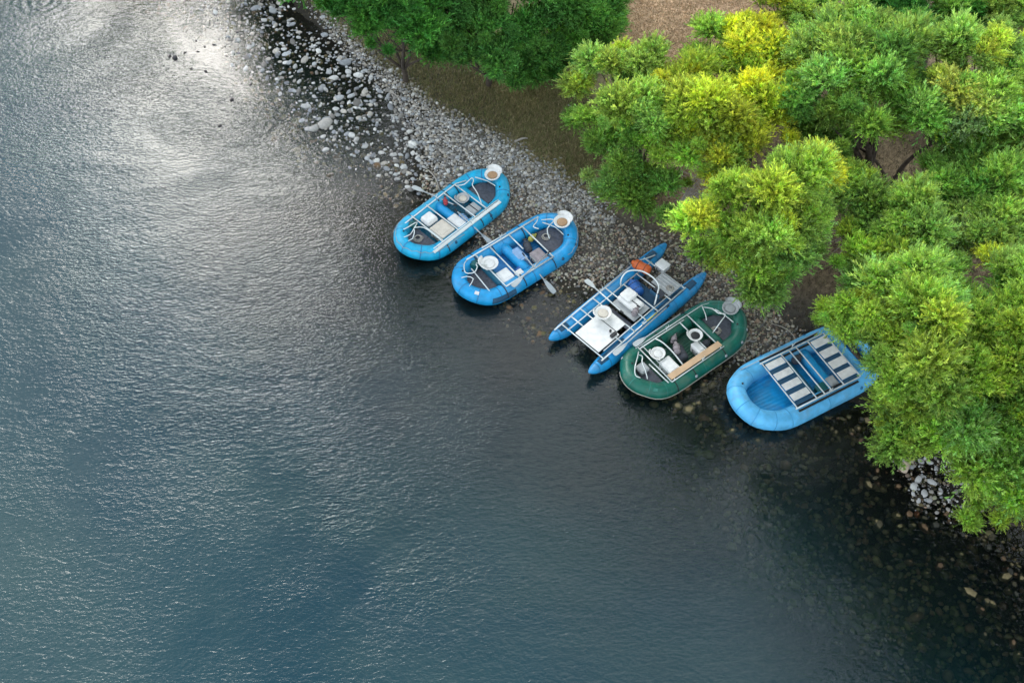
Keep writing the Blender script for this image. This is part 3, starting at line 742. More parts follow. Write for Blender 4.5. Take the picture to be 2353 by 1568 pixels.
tree('willow_tree', (1830, 620), [(1660, 500, 5.2, 1.2, YG), (1730, 480, 6.0, 1.1, YG), (1820, 440, 6.4, 1.1, YG), (1780, 530, 5.6, 1.2, YG), (1670, 580, 4.2, 1.0, YG), (1720, 590, 4.4, 1.0, YG), (1810, 590, 4.6, .8, LG), (1760, 650, 3.6, .7, LG), (1860, 400, 5.6, .7, YL), (1840, 500, 5.4, .8, LG)],
     'yellow green willow hanging over the gravel behind the green boat', 'tree', 0.16, YG)
tree('willow_tree', (1960, 560), [(1940, 410, 4.6, .85, YG), (1935, 460, 4.4, .85, LG)],
     'small round tuft of willow beside the dark forked trunk', 'tree', 0.10, YG)
tree('willow_tree', (2120, 760), [(2030, 500, 4.4, 1.0, LG), (2090, 530, 4.6, 1.1, LG), (1965, 600, 4.0, .8, YG), (2030, 600, 4.2, .9, YG), (2100, 610, 4.4, .9, YG), (2000, 645, 3.8, .7, LG)],
     'yellow green willow right of the bare brown patch of ground', 'tree', 0.15, LG)
tree('willow_tree', (2200, 1030), [(1965, 725, 5.0, .8, YG), (2025, 785, 4.8, .8, LG), (1925, 735, 4.4, .5, YG), (2050, 720, 5.6, 1.1, YG), (2110, 680, 6.0, 1.2, LG), (2110, 780, 5.8, 1.3, YG), (2180, 850, 5.6, 1.1, YG), (2105, 870, 5.0, 1.1, YG), (2075, 955, 4.0, .8, YG), (2120, 965, 4.2, 1.1, YG), (2180, 960, 4.6, 1.0, LG), (2080, 1000, 3.6, .7, LG), (2075, 850, 4.6, .7, MG)],
     'broad yellow green willow reaching over the pale blue boat', 'tree', 0.22, YG)
tree('willow_tree', (2330, 960), [(2210, 680, 5.0, 1.2, MG), (2290, 690, 5.2, 1.3, LG), (2260, 790, 5.0, 1.3, YG), (2340, 780, 5.4, 1.3, YG), (2310, 880, 4.8, 1.1, LG), (2400, 880, 5, 1.4, LG), (2340, 640, 5.2, 1.1, MG)],
     'bright green willow at the right edge beside the one over the pale blue boat', 'tree', 0.2, LG)
tree('willow_tree', (2420, 1280), [(2310, 1100, 3.6, 1.1, YG), (2280, 1150, 3.0, .9, YG), (2350, 1020, 4.2, 1.1, LG), (2360, 1150, 3.4, 1.0, LG), (2310, 990, 4.2, .8, LG), (2420, 1080, 4, 1.4, LG), (2345, 950, 4.6, .9, MG)],
     'lowest bright green willow at the right edge above the dark water', 'tree', 0.16, YG)
# trees further up the bank, seen in the water's reflection
def seen_at(p):
    s_, c_ = math.sin(PITCH), math.cos(PITCH)
    f = p[1] * c_ - (p[2] - CAM_H) * s_
    return 1176 + FPX * p[0] / f, 784 - FPX * (p[1] * s_ + (p[2] - CAM_H) * c_) / f
for k, (px, py, h, R_) in enumerate([(190, -560, 13.5, 3.2), (60, -560, 13.5, 3.2), (-330, -560, 15, 3.4), (600, -185, 9.2, 1.9), (675, -125, 10.4, 1.9), (745, -70, 9.6, 1.8)]):
    g0 = G(px, py); L8 = []
    for dx, dy, f in ((0, 0, .92), (-.6, .2, .72), (.7, -.1, .74), (.1, -.6, .55), (0, .6, .6), (.5, .3, .42), (-.5, -.3, .40)):
        q = np.array([g0[0] + dx * R_ * 1.1, g0[1] + dy * R_ * 1.1, h * f]); u_, v_ = seen_at(q); L8.append((u_, v_, q[2], R_, DG))
    tree('poplar_tree' if k < 3 else 'willow_tree', (px, py), L8,
         ['tall poplar beyond the top left corner, nearest the frame', 'tall poplar beyond the top left corner, second along the bank', 'tall poplar beyond the top left corner, farthest left', 'green willow above the boulder band, farthest upstream of three', 'green willow above the boulder band, middle of three', 'green willow above the boulder band, next to the dark shrub'][k], 'tree', 0.24, DG, dens=1.0)
for k, (px, py, h) in enumerate([(2560, 760, 7.5), (2600, 1020, 7.0), (2760, 1230, 6.5), (2920, 1460, 7.0)]):
    tree('willow_tree', (px + 60, py + 200), [(px + dx, py + dy, h * f, 1.9, MG) for dx, dy, f in ((0, 0, .85), (-70, 60, .7), (70, 30, .65), (-60, 150, .5), (-20, -30, 1.0), (10, 110, .7))],
         'green willow on the bank just outside the right edge, %s' % ['farthest from the water', 'beside the lowest bright one', 'below the lowest bright one', 'nearest the lower right corner'][k], 'tree', 0.2, MG, dens=0.8)

# dry twigs and driftwood
def twigs(name, p, n, ln, ang0, spread, label):
    b = ground_pts(np.array([p], float))[0]; root = MB()
    for i in range(n):
        a = math.radians(ang0) + random.uniform(-spread, spread); l = ln * random.uniform(.5, 1.1)
        q = [np.array([0, 0, 0.02]), np.array([math.cos(a) * l * .5, math.sin(a) * l * .5, 0.45 * l]), np.array([math.cos(a) * l, math.sin(a) * l, 0.35 * l])]
        root.tube(spline(q, 3), np.linspace(0.022, 0.006, 7), 4, caps=False)
    o = root.build(name, M['drift'], loc=tuple(b)); return tag(o, label, 'twigs')
twigs('bare_twigs', (1640, 480), 16, 2.0, 150, .7, 'fan of bare grey twigs under the yellow willow')
twigs('bare_twigs', (1560, 470), 12, 1.8, 20, .7, 'fan of bare grey twigs right of the rounded green willow')
twigs('bare_twigs', (1960, 560), 9, 1.1, 200, 1.5, 'heap of dark bare sticks under the small round willow tuft')
def bare_limb(p, pts, r, label):
    b = ground_pts(np.array([p], float))[0]; mb = MB()
    for j, q in enumerate(pts):
        Q = [np.zeros(3)] + [G(*w_) - b for w_ in q]
        P_ = spline(Q, 4); mb.tube(P_, np.linspace(r, r * .3, len(P_)) * (1 if j == 0 else .6), 6)
    o = mb.build('bare_branch', M['bark'], loc=tuple(b)); return tag(o, label, 'branch')
bare_limb((2045, 470), [[(2050, 420, 1.2), (2085, 370, 2.4), (2140, 330, 3.6), (2190, 310, 4.4)], [(2060, 430, 1.0), (2110, 410, 2.0), (2150, 380, 2.8)], [(2030, 400, 1.4), (1990, 350, 2.6), (1930, 330, 3.4), (1860, 345, 3.8)]], .11, 'dark bare forked limbs showing in the gap below the tall green willow')
bare_limb((1960, 590), [[(1940, 550, .5), (1905, 520, .9), (1880, 515, 1.2)], [(1965, 555, .5), (1990, 530, .9), (2030, 540, 1.2)]], .07, 'dark bare branches lying over the brown ground beside the small willow tuft')
def stick(a, b, r, label, lift_=0.08):
    A = ground_pts(np.array([a], float))[0] + [0, 0, lift_]; B = ground_pts(np.array([b], float))[0] + [0, 0, lift_]
    m = (A + B) / 2 + np.array([.05, .06, .03])
    o = MB().tube(spline([A * 0, m - A, B - A], 3), np.linspace(r, r * .5, 7), 6).build('driftwood', M['drift'], loc=tuple(A))
    tag(o, label, 'driftwood')
stick((1182, 330), (1212, 322), .05, 'short pale stick on the grass edge above the gravel')
stick((1305, 245), (1340, 280), .03, 'thin stick on the grass left of the rounded willow')
stick((900, 215), (925, 250), .03, 'thin weathered stick lying across the upper cobbles')
stick((985, 395), (1010, 440), .03, 'weathered stick on the cobbles above the first boat')

# ------------------------------------------------------------------ boats
def hull_path(Lh=2.17, Wh=0.78, zc=0.27, rise=0.22, blunt=0.0, k=3):
    q = [(1.15, Wh), (1.62, Wh * (0.90 + .06 * blunt)), (Lh - .22, Wh * (0.60 + .1 * blunt)), (Lh - .02, Wh * 0.22)]
    pts = [(0, Wh)] + q + [(x, -y) for x, y in q[::-1]] + [(0, -Wh)] + [(-x, -y) for x, y in q] + [(-x, y) for x, y in q[::-1]]
    P = [(x, y, zc + rise * max(0, (abs(x) - 0.9) / (Lh - 0.9)) ** 2) for x, y in pts]
    R = spline(P, k, True)
    return R

class Ring:
    """inflated tube along a closed or open centre line; knows where its surface is"""
    def __init__(s, P, r, closed=True, n=18):
        s.P = P; s.r = r; s.closed = closed; s.n = n
        s.A, s.B = frames(P, closed)
        if closed:
            c = P.mean(0); flip = ((P - c) * s.A).sum(1) < 0
            s.A[flip] *= -1
    def at(s, i, a, off=0.0):
        i = i % len(s.P) if s.closed else min(max(i, 0), len(s.P) - 1)
        return s.P[i] + (s.r[i] + off) * (s.A[i] * math.cos(a) + s.B[i] * math.sin(a))
    def nearest(s, x, y): return int(np.argmin(np.hypot(s.P[:, 0] - x, s.P[:, 1] - y)))
    def patch(s, mb, i0, i1, a0, a1, off=0.006, na=6):
        V = []; ids = list(range(i0, i1 + 1)); an = np.radians(np.linspace(a0, a1, na))
        for i in ids:
            for a in an: V.append(s.at(i, a, off))
        for i in ids:
            for a in an: V.append(s.at(i, a, -0.01))
        m = len(ids) * na; F = []
        for i in range(len(ids) - 1):
            for k in range(na - 1):
                q = i * na + k
                F.append((q, q + 1, q + na + 1, q + na)); F.append((m + q, m + q + na, m + q + na + 1, m + q + 1))
        for i in range(len(ids) - 1):
            for k in (0, na - 1):
                q = i * na + k; F.append((q, q + na, m + q + na, m + q))
        for k in range(na - 1):
            for i in (0, len(ids) - 1):
                q = i * na + k; F.append((q, q + 1, m + q + 1, m + q))
        return mb.add(V, F)
    def band(s, mb, i, w=0.035, off=0.004, a0=-30, a1=210, na=14):
        an = np.radians(np.linspace(a0, a1, na)); i = i % len(s.P)
        j = (i + 1) % len(s.P) if s.closed else min(i + 1, len(s.P) - 1)
        t = s.P[j] - s.P[i - 1]; t = t / np.linalg.norm(t) * w / 2
        V = [s.at(i, a, off) + sg * t for sg in (-1, 1) for a in an]
        F = [(k, k + 1, na + k + 1, na + k) for k in range(na - 1)]
        return mb.add(V, F)

def raft_hull(root, P, r, mt, seam, zfloor, floor_mat, seams):
    R = Ring(P, r)
    MB().tube(P, r, 18, closed=True).build('tube', mt, root)
    for i in seams:
        R.band(MB(), i).build('seam_band', seam, root)
    # inflated floor with lengthwise ribs
    n = 15; ys = np.linspace(-1, 1, n * 4 + 1); xs = np.linspace(-1, 1, 25); V = []
    Lx = abs(P[:, 0]).max() - .04; Wy = abs(P[:, 1]).max() - .02
    for a in xs:
        w = Wy * (1 - abs(a) ** 5) ** 0.5
        for b in ys:
            V.append((a * Lx, b * w, zfloor + 0.025 * abs(math.sin(b * n * math.pi / 2)) + 0.20 * max(0, abs(a) - .55) ** 1.5))
    m = len(ys); F = [(i * m + j, i * m + j + 1, (i + 1) * m + j + 1, (i + 1) * m + j) for i in range(len(xs) - 1) for j in range(m - 1)]
    MB().add(V, F).build('floor', floor_mat, root)
    return R

def line_rope(R, root, mt, i0, i1, a=50, r=0.008):
    mb = MB(); pts = []
    for i in range(i0, i1): pts.append(R.at(i, math.radians(a + (7 if i % 2 else -3)), 0.015))
    mb.tube(pts, r, 4, caps=False).build('grab_line', mt, root)

def d_rings(R, root, idx, a, mt):
    for i in idx:
        p = R.at(i, math.radians(a), 0.004); nrm = (R.A[i % len(R.P)] * math.cos(math.radians(a)) + R.B[i % len(R.P)] * math.sin(math.radians(a)))
        o = MB().lathe([(0.055, 0), (0.05, 0.01), (0.018, 0.014), (0.016, 0.03)], n=10).build('d_ring', mt, root)
        o.location = tuple(p - nrm * 0.004); o.rotation_euler = Vector(nrm).to_track_quat('Z', 'Y').to_euler()

def pipe(root, pts, r=0.026, mt=None, name='frame_pipe', k=1, n=8):
    P = spline(pts, k) if k > 1 else np.array(pts, float)
    return MB().tube(P, r, n).build(name, mt or M['alu'], root)

def seat(root, x, y, z, rz=0.0, shell='white', pad='tan', s=1.0, back=True, name='swivel_seat'):
    """moulded bucket seat: dished pan with rim, backrest shell, pedestal, pad"""
    g_ = empty('swivel_seat', (x, y, z), rz); g_.parent = root
    mb = MB()
    mb.lathe([(0.14 * s, 0.0), (0.22 * s, 0.03), (0.27 * s, 0.10), (0.275 * s, 0.13), (0.24 * s, 0.125), (0.17 * s, 0.06), (0.02, 0.05)], n=18, sq=(1.0, 0.95))
    # curved backrest
    V = []; nu = 9
    for lay in (0, 1):
        for v, hgt in enumerate((0.10, 0.15, 0.21, 0.24)):
            for u_ in range(nu):
                a = math.radians(-62 + 124 * u_ / (nu - 1)); rr = (0.275 + 0.07 * v / 3 - 0.03 * lay) * s
                sh = 0.94 if v == 3 else 1.0
                V.append((math.cos(a * sh) * rr, math.sin(a * sh) * rr, hgt * s - (0.06 * (abs(u_ - 4) / 4) ** 2 if v == 3 else 0)))
    F = []
    for lay in (0, 1):
        for v in range(3):
            for u_ in range(nu - 1):
                q = lay * 4 * nu + v * nu + u_
                f = (q, q + 1, q + nu + 1, q + nu); F.append(f if lay == 0 else f[::-1])
    for u_ in range(nu - 1): q = 3 * nu + u_; F.append((q, q + 1, q + 4 * nu + 1, q + 4 * nu)); F.append((u_, u_ + 4 * nu, u_ + 4 * nu + 1, u_ + 1))
    for v in range(3):
        for u_ in (0, nu - 1): q = v * nu + u_; F.append((q, q + nu, q + 5 * nu, q + 4 * nu))
    if back: mb.add(V, F)
    me = mb
    sh = me.build('seat_shell', M[shell], g_)
    MB().lathe([(0.02, 0.05), (0.15 * s, 0.058), (0.165 * s, 0.085), (0.13 * s, 0.10), (0.02, 0.095)], n=16).build('seat_pad', M[pad], g_)
    MB().tube([(0, 0, -0.22), (0, 0, 0.02)], 0.035, 8).build('pedestal', M['alu_dull'], g_)
    return g_

def thing_box(name, root_xf, x, y, z, size, mt, label, cat, rz=0.0, lid=None, group=None, hinge=True, latch='grey'):
    """cooler or dry box set in the boat: body, lid with rim, two latches, handles; a thing of its own"""
    w = world(root_xf, x, y, z)
    root = empty(name, w[0], w[1] + rz); tag(root, label, cat, group)
    sx, sy, sz = size
    MB().box((0, 0, sz * .40), (sx, sy, sz * .8), bev=.03, taper=1.03).build('body', M[mt], root)
    lb = MB().box((0, 0, sz * .90), (sx * 1.07, sy * 1.07, sz * .18), bev=.025)
    lb.box((0, 0, sz * 1.0), (sx * .8, sy * .75, 0.03), bev=.012)
    lb.build('lid', M[lid or mt], root)
    for sg in (-1, 1):
        MB().box((sg * sx * .25, -sy * .53, sz * .72), (0.05, 0.03, 0.10), bev=.008).build('latch', M[latch], root)
        MB().tube(spline([(sg * sx * .52, -sy * .2, sz * .55), (sg * (sx * .52 + .05), -sy * .15, sz * .5), (sg * (sx * .52 + .05), sy * .15, sz * .5), (sg * sx * .52, sy * .2, sz * .55)], 2), .012, 5).build('handle', M['black'], root)
    return root

def world(xf, x, y, z):
    cx, cy, cz, a = xf
    return (cx + x * math.cos(a) - y * math.sin(a), cy + x * math.sin(a) + y * math.cos(a), cz + z), a

def drybag(xf, x, y, z, l, r, rz, mt, label, tilt=0.0):
    w = world(xf, x, y, z); root = empty('dry_bag', w[0], w[1] + rz); tag(root, label, 'dry bag')
    P = [(-l / 2, 0, 0), (-l / 2 + .05, 0, 0), (-l * .25, 0, .01), (0, 0, 0), (l * .25, 0, .01), (l / 2 - .06, 0, 0), (l / 2, 0, .01), (l / 2 + .06, 0, .02)]
    MB().tube(spline(P, 2), np.interp(np.linspace(0, 7, 15), range(8), [r * .55, r * .93, r, r * .96, r, r * .9, r * .5, r * .3]), 14).build('bag_body', M[mt], root)
    for q in (-.22, .2):
        a = np.linspace(0, 2 * math.pi, 17)[:-1]
        MB().tube([(l * q, math.cos(t) * r * 1.02, math.sin(t) * r * 1.02) for t in a], .012, 4, closed=True).build('strap', M['black'], root)
    MB().box((l / 2 + .09, 0, .03), (.06, r * 1.1, .04), bev=.01).build('roll_closure', M['black'], root)
    return root

def oar(xf, a, b, label, blade_at='b', dip=0.0, bl=0.62, mt_shaft='alu_dull', blade='alu_dull'):
    """oar from inboard grip a to outboard end b (local points)"""
    A = np.array(world(xf, *a)[0]); B = np.array(world(xf, *b)[0])
    root = empty('oar', tuple(A)); tag(root, label, 'oar', 'oars of the boats')
    v = B - A; ln = np.linalg.norm(v); d = v / ln
    MB().tube([(0, 0, 0), tuple(v * .5), tuple(v * (1 - bl * .8 / ln))], [0.024, 0.026, 0.022], 8).build('shaft', M[mt_shaft], root)
    MB().tube([(0, 0, 0), tuple(-d * .13)], 0.026, 8).build('grip', M['black'], root)
    s_ = np.cross(d, [0, 0, 1]); s_ /= np.linalg.norm(s_); u_ = np.cross(s_, d)
    prof = [(0, .02), (.12, .05), (.3, .085), (.5, .09), (.6, .075), (.62, .03)]
    V = []
    e0 = v - d * bl
    for q, w_ in prof:
        c = e0 + d * q * bl / .62
        V += [c + s_ * w_ + u_ * .008, c - s_ * w_ + u_ * .008, c - s_ * w_ - u_ * .008, c + s_ * w_ - u_ * .008]
    F = []
    for i in range(len(prof) - 1):
        for k in range(4): F.append((i * 4 + k, i * 4 + (k + 1) % 4, i * 4 + 4 + (k + 1) % 4, i * 4 + 4 + k))
    F += [(3, 2, 1, 0), tuple(range(len(V) - 4, len(V)))]
    MB().add(V, F, False).build('blade', M[blade], root)
    return root

def oarlock(root, x, y, z):
    mb = MB(); mb.tube([(x, y, z), (x, y, z + .16)], .018, 6)
    mb.tube(spline([(x - .05, y, z + .26), (x - .055, y, z + .2), (x, y, z + .16), (x + .055, y, z + .2), (x + .05, y, z + .26)], 3), .011, 5)
    mb.build('oarlock', M['alu'], root)

def mesh_floor(root, poly, z, mt='mesh'):
    MB().plate(poly, z, .03).build('mesh_floor', M[mt], root)

def boat_root(name, c, a, label, z=0.0):
    r = empty(name, (c[0], c[1], z), a); tag(r, label, 'boat', 'boats moored side by side along the gravel beach')
    return r, (c[0], c[1], z, a)

def centre(c, a, y0):
    a = math.radians(a); return (c[0] - math.sin(a) * y0, c[1] + math.cos(a) * y0), a

def rod(xf, a, b, label):
    A = np.array(world(xf, *a)[0]); B = np.array(world(xf, *b)[0])
    root = empty('fishing_rod', tuple(A)); tag(root, label, 'fishing rod')
    v = B - A
    MB().tube([(0, 0, 0), tuple(v)], [.010, .004], 5).build('rod_blank', M['black'], root)
    MB().tube([(0, 0, 0), tuple(v * .1)], .016, 6).build('grip', M['cream'], root)
    MB().lathe([(.03, -.015), (.03, .015)], c=tuple(v * .06 - np.array([0, 0, .04])), n=10).build('reel', M['black'], root)

# ---- boat 1: first blue raft (local x toward the beach, y to the left side)
Y0 = -0.12
c1, a1 = centre((-2.09, 21.9), 45.7, Y0)
b1, x1 = boat_root('raft', c1, a1, 'sky blue oar raft farthest up the river, first in the row')
P = hull_path(2.14, 0.80); r = 0.27 - 0.03 * np.clip((abs(P[:, 0]) - 1.2) / 1, 0, 1)
R1 = raft_hull(b1, P, r, M['blue'], M['seam'], 0.12, M['teal_floor'], (0, 5, 9, 13, 19, 27, 32, 36, 40, 46))
d_rings(R1, b1, (2, 6, 20, 25, 29, 47, 52), 38, M['navy'])
line_rope(R1, b1, M['rope'], 28, 52)
z = 0.565
dy = -Y0
pipe(b1, [(-1.80, .70, z), (.90, .79, z), (1.25, .62, z + .02)], .024, name='side_rail')
MB().box((-.14, -.87, z - .01), (3.1, .13, .035), bev=.008).build('side_deck', M['alu'], b1)
pipe(b1, [(-1.6, -.78, z + .02), (1.4, -.78, z + .02)], .02, name='side_rail')
for x, ya, yb in ((-1.15, .78, -.8), (-.47, .78, -.8), (.32, .78, -.8), (.85, .78, -.8)):
    pipe(b1, [(x, ya, z + .015), (x, yb, z + .015)], .024, name='crossbar')
# casting platforms at both ends with curved lean bars
mesh_floor(b1, [(-1.25, .45), (-1.9, .33), (-2.0, 0), (-1.85, -.45), (-1.25, -.62)], .30)
mesh_floor(b1, [(1.05, -.5), (1.75, -.45), (1.92, 0), (1.75, .38), (1.05, .48)], .30)
pipe(b1, [(-1.78, .68, z), (-1.72, .5, .62), (-1.35, .38, .72), (-1.4, .2, .9), (-1.62, .08, .95)], .018, k=3, name='lean_bar')
pipe(b1, [(-1.62, .08, .95), (-1.38, -.1, .9), (-1.25, -.5, .72), (-1.18, -.78, z)], .018, k=3, name='lean_bar')
pipe(b1, [(-2.1, .25, .68), (-1.8, .12, .72), (-1.62, .08, .95)], .016, k=2, name='brace_pipe')
pipe(b1, [(-2.15, .05, .68), (-1.85, -.05, .7), (-1.65, .05, .9)], .016, k=2, name='brace_pipe')
pipe(b1, [(.88, .7, z), (1.0, .45, .72), (1.3, .38, .86), (1.2, .2, .9), (1.05, 0.1, .9), (1.0, -.2, .75), (.88, -.5, z)], .018, k=3, name='lean_bar')
MB().box((-.80, .30, .50), (.46, .44, .16), bev=.05).build('seat_box', M['white'], b1)
MB().box((-.80, .30, .615), (.40, .38, .06), bev=.025).build('seat_pad', M['white'], b1)
seat(b1, .60, .12, .50, math.pi, 'grey', 'cream', .85)
MB().box((.58, -.40, .44), (.42, .42, .20), bev=.03).build('storage_box', M['grey'], b1)
seat(b1, 1.93, .02, .72, 0.3, 'white', 'tan', 1.05)
pipe(b1, [(1.55, .5, .62), (1.75, .1, .58), (1.75, -.3, .62)], .02, k=2, name='seat_mount')
P = np.array([(-.1, y, .34) for y in np.linspace(-.6, .66, 6)])
MB().tube(P, .17, 12).build('thwart', M['blue_mid'], b1)
MB().tube(P + [1.1, 0, 0], .15, 12).build('thwart', M['blue'], b1)
oarlock(b1, -.05, .74, z); oarlock(b1, .05, -.86, z)
thing_box('cooler', x1, -.80, -.34, .18, (.56, .60, .40), 'cream', 'cream cooler beside the white seat box in the first blue raft', 'cooler')
thing_box('storage_box', x1, -.18, -.40, .22, (.34, .58, .30), 'gearblue', 'pale blue box amidships in the first blue raft', 'box', lid='white')
drybag(x1, .12, -.45, .34, .5, .13, 1.4, 'gearblue', 'light blue dry bag amidships in the first blue raft')
drybag(x1, -1.32, .52, .48, .22, .15, .5, 'tealbag', 'round teal bag by the left rear corner of the first blue raft')
oar(x1, (.16, .1, .64), (.05, 2.12, .10), 'oar of the first blue raft reaching out over the dark shallows')
oar(x1, (.0, -.25, .68), (.12, -1.95, .12), 'oar of the first blue raft with its grey blade hanging between the two blue rafts', bl=.7)

# ---- boat 2
Y0 = -0.07
c2, a2 = centre((.09, 19.96), 38.0, Y0)
b2, x2 = boat_root('raft', c2, a2, 'blue oar raft second in the row, with two round white seats')
P = hull_path(2.14, 0.80, blunt=.3); r = 0.275 - 0.03 * np.clip((abs(P[:, 0]) - 1.2) / 1, 0, 1)
R2 = raft_hull(b2, P, r, M['blue_mid'], M['seam'], 0.12, M['blue_floor'], (0, 4, 8, 13, 19, 27, 31, 36, 40, 46))
R2.patch(MB(), 29, 33, -5, 40, .006).build('chafe_patch', M['navy'], b2)
i = R2.nearest(-1.9, -.45); R2.patch(MB(), i, i + 1, 60, 85, .006).build('emblem_patch', M['white'], b2)
d_rings(R2, b2, (2, 6, 20, 24, 47, 52), 38, M['navy'])
line_rope(R2, b2, M['rope'], 2, 24, 35)
z = .575
pipe(b2, [(-1.42, .80, z), (1.58, .80, z)], .03, name='side_rail')
pipe(b2, [(-.75, .86, z + .05), (.25, .86, z + .05)], .022, name='oar_rest')
pipe(b2, [(-1.08, -.84, z), (.9, -.84, z)], .026, name='side_rail')
for x in (-1.07, -.50, .31, .88):
    pipe(b2, [(x, .78, z + .015), (x, (-.82 if x != .31 else .02), z + .015)], .024, name='crossbar')
pipe(b2, [(-1.55, .35, z + .1), (-1.60, -.75, z)], .022, name='crossbar')
mesh_floor(b2, [(-1.15, .40), (-1.85, .35), (-2.0, 0), (-1.85, -.45), (-1.15, -.62)], .30)
mesh_floor(b2, [(1.0, -.55), (1.75, -.45), (1.92, 0), (1.75, .38), (1.0, .48)], .30)
pipe(b2, [(-1.42, .78, z), (-1.65, .60, .72), (-1.85, .25, .8), (-1.65, .05, .86), (-1.45, .15, .9)], .018, k=3, name='lean_bar')
pipe(b2, [(-2.1, .25, .68), (-1.9, .15, .75), (-1.8, -.1, .8), (-2.05, -.2, .7)], .016, k=2, name='brace_pipe')
pipe(b2, [(-1.45, .15, .9), (-1.35, .35, .8), (-1.1, .1, .75)], .018, k=2, name='lean_bar')
pipe(b2, [(1.55, .78, z), (1.30, .55, .74), (1.05, .42, .8), (1.1, .2, .86)], .018, k=3, name='lean_bar')
pipe(b2, [(1.5, .55, .7), (1.75, .2, .85), (1.3, 0.0, .9), (1.15, -.3, .8)], .018, k=3, name='lean_bar')
seat(b2, -.98, .14, .62, math.pi - .3, 'white', 'white', 1.08)
seat(b2, 1.92, -.02, .74, .3, 'white', 'tan', 1.08)
pipe(b2, [(1.5, .5, .62), (1.72, .1, .6), (1.72, -.35, .62)], .02, k=2, name='seat_mount')
P = np.array([(-.02, y, .34) for y in np.linspace(-.6, .66, 6)])
MB().tube(P, .17, 12).build('thwart', M['blue_mid'], b2)
MB().tube(P + [-1.0, 0, .0], .14, 12).build('thwart', M['teal_floor'], b2)
oarlock(b2, 0.0, .82, z); oarlock(b2, .1, -.84, z)
thing_box('cooler', x2, -.78, -.42, .18, (.42, .44, .36), 'white', 'white cooler behind the round seat in the second blue raft', 'cooler', latch='red')
thing_box('storage_box', x2, -.36, -.62, .30, (.26, .22, .24), 'white', 'small white box against the right rail of the second blue raft', 'box')
thing_box('storage_box', x2, .10, .0, .30, (.34, .52, .20), 'gearblue', 'pale blue box amidships in the second blue raft', 'box', lid='gearblue')
thing_box('cooler', x2, .60, -.45, .20, (.40, .50, .32), 'cream', 'tan and grey cooler at the right of the second blue raft', 'cooler', lid='packgrey')
drybag(x2, .60, .15, .34, .45, .13, 1.2, 'pack', 'black gear bag in the middle of the second blue raft')
drybag(x2, -.16, -.4, .32, .42, .12, .4, 'bluebag', 'dark blue dry bag on the floor of the second blue raft')
drybag(x2, -1.30, .50, .5, .26, .15, .5, 'tealbag', 'dark teal bag beside the round seat in the second blue raft')
oar(x2, (.75, -.70, .72), (-.95, -1.02, .66), 'oar shipped along the right tube of the second blue raft', bl=.5)
oar(x2, (.12, -.3, .68), (.22, -1.75, .12), 'oar of the second blue raft with its grey blade over the right side', bl=.6)

# ---- boat 3: cataraft
Y0 = -0.10
c3, a3 = centre((3.62, 18.0), 44.0, Y0)
b3, x3 = boat_root('cataraft', c3, a3, 'blue cataraft with two pointed pontoons and white decks, middle of the row')
for sg in (1, -1):
    yy = .84 * sg
    P = spline([(-2.72, yy, .46), (-2.5, yy, .38), (-2.1, yy, .29), (-1.4, yy, .26), (0, yy, .26), (1.4, yy, .26), (2.1, yy, .29), (2.5, yy, .38), (2.74, yy, .46)], 4)
    r = np.interp(np.linspace(0, 8, len(P)), range(9), [.03, .15, .24, .27, .27, .27, .24, .16, .05])
    MB().tube(P, r, 18).build('pontoon', M['blue_cat'], b3)
    RR = Ring(P, r, False)
    RR.A = np.tile(np.array([0, -1.0, 0]), (len(P), 1)); RR.B = np.cross(RR.A, np.gradient(P, axis=0)); RR.B /= np.linalg.norm(RR.B, axis=1)[:, None]
    for f0, f1 in (((-2.35), (-2.0)), ((1.85), (2.22))):
        i0, i1 = RR.nearest(f0, yy), RR.nearest(f1, yy)
        RR.patch(MB(), i0, i1, 62, 118, .006).build('chafe_patch', M['navy'], b3)
    if sg == -1:
        i0, i1 = RR.nearest(.3, yy), RR.nearest(1.7, yy); RR.patch(MB(), i0, i1, 84, 118, .006).build('chafe_patch', M['navy'], b3)
        i0, i1 = RR.nearest(-1.9, yy), RR.nearest(-1.1, yy); RR.patch(MB(), i0, i1, 90, 118, .006).build('chafe_patch', M['navy'], b3)
    for k_ in (5, 9, 13, 19, 24, 28):
        RR.band(MB(), k_, a0=-30, a1=210).build('seam_band', M['seam'], b3)
z = .57
pipe(b3, [(-2.42, .92, z), (1.45, .96, z)], .026, name='side_rail')
pipe(b3, [(1.45, .96, z), (1.75, .82, z), (2.05, .72, z)], .022, k=2, name='side_rail')
pipe(b3, [(-2.15, .62, z + .004), (1.75, .62, z + .004)], .022, name='side_rail')
pipe(b3, [(-2.2, -.86, z), (1.75, -.83, z)], .026, name='side_rail')
pipe(b3, [(-1.9, -.66, z + .004), (1.75, -.66, z + .004)], .022, name='side_rail')
for x, ya, yb in ((-2.12, .92, -.86), (-1.70, .92, .3), (-1.28, .92, -.86), (-.70, .93, -.86), (-.12, .93, -.86), (.40, .62, -.86), (1.02, .62, -.86), (1.68, .88, -.86)):
    pipe(b3, [(x, ya, z + .03), (x, yb, z + .03)], .023, name='crossbar')
MB().plate([(-2.08, -.62), (-1.16, -.62), (-1.16, .36), (-2.08, .36)], z + .06, .03).build('front_deck', M['white'], b3)
MB().plate([(-1.12, -.48), (-.72, -.48), (-.72, .48), (-1.12, .48)], z + .05, .03).build('seat_deck', M['white'], b3)
MB().box((-1.32, -.52, z + .13), (.24, .12, .08), bev=.02).build('foot_brace', M['black'], b3)
MB().box((-1.28, -.36, z + .14), (.07, .07, .10), bev=.02).build('anchor_cleat', M['black'], b3)
seat(b3, -1.02, .20, .74, math.pi, 'white', 'cream', 1.0)
MB().plate([(-.40, -.56), (.34, -.56), (.34, .40), (-.40, .40)], z - .05, .03).build('rower_deck', M['grey'], b3)
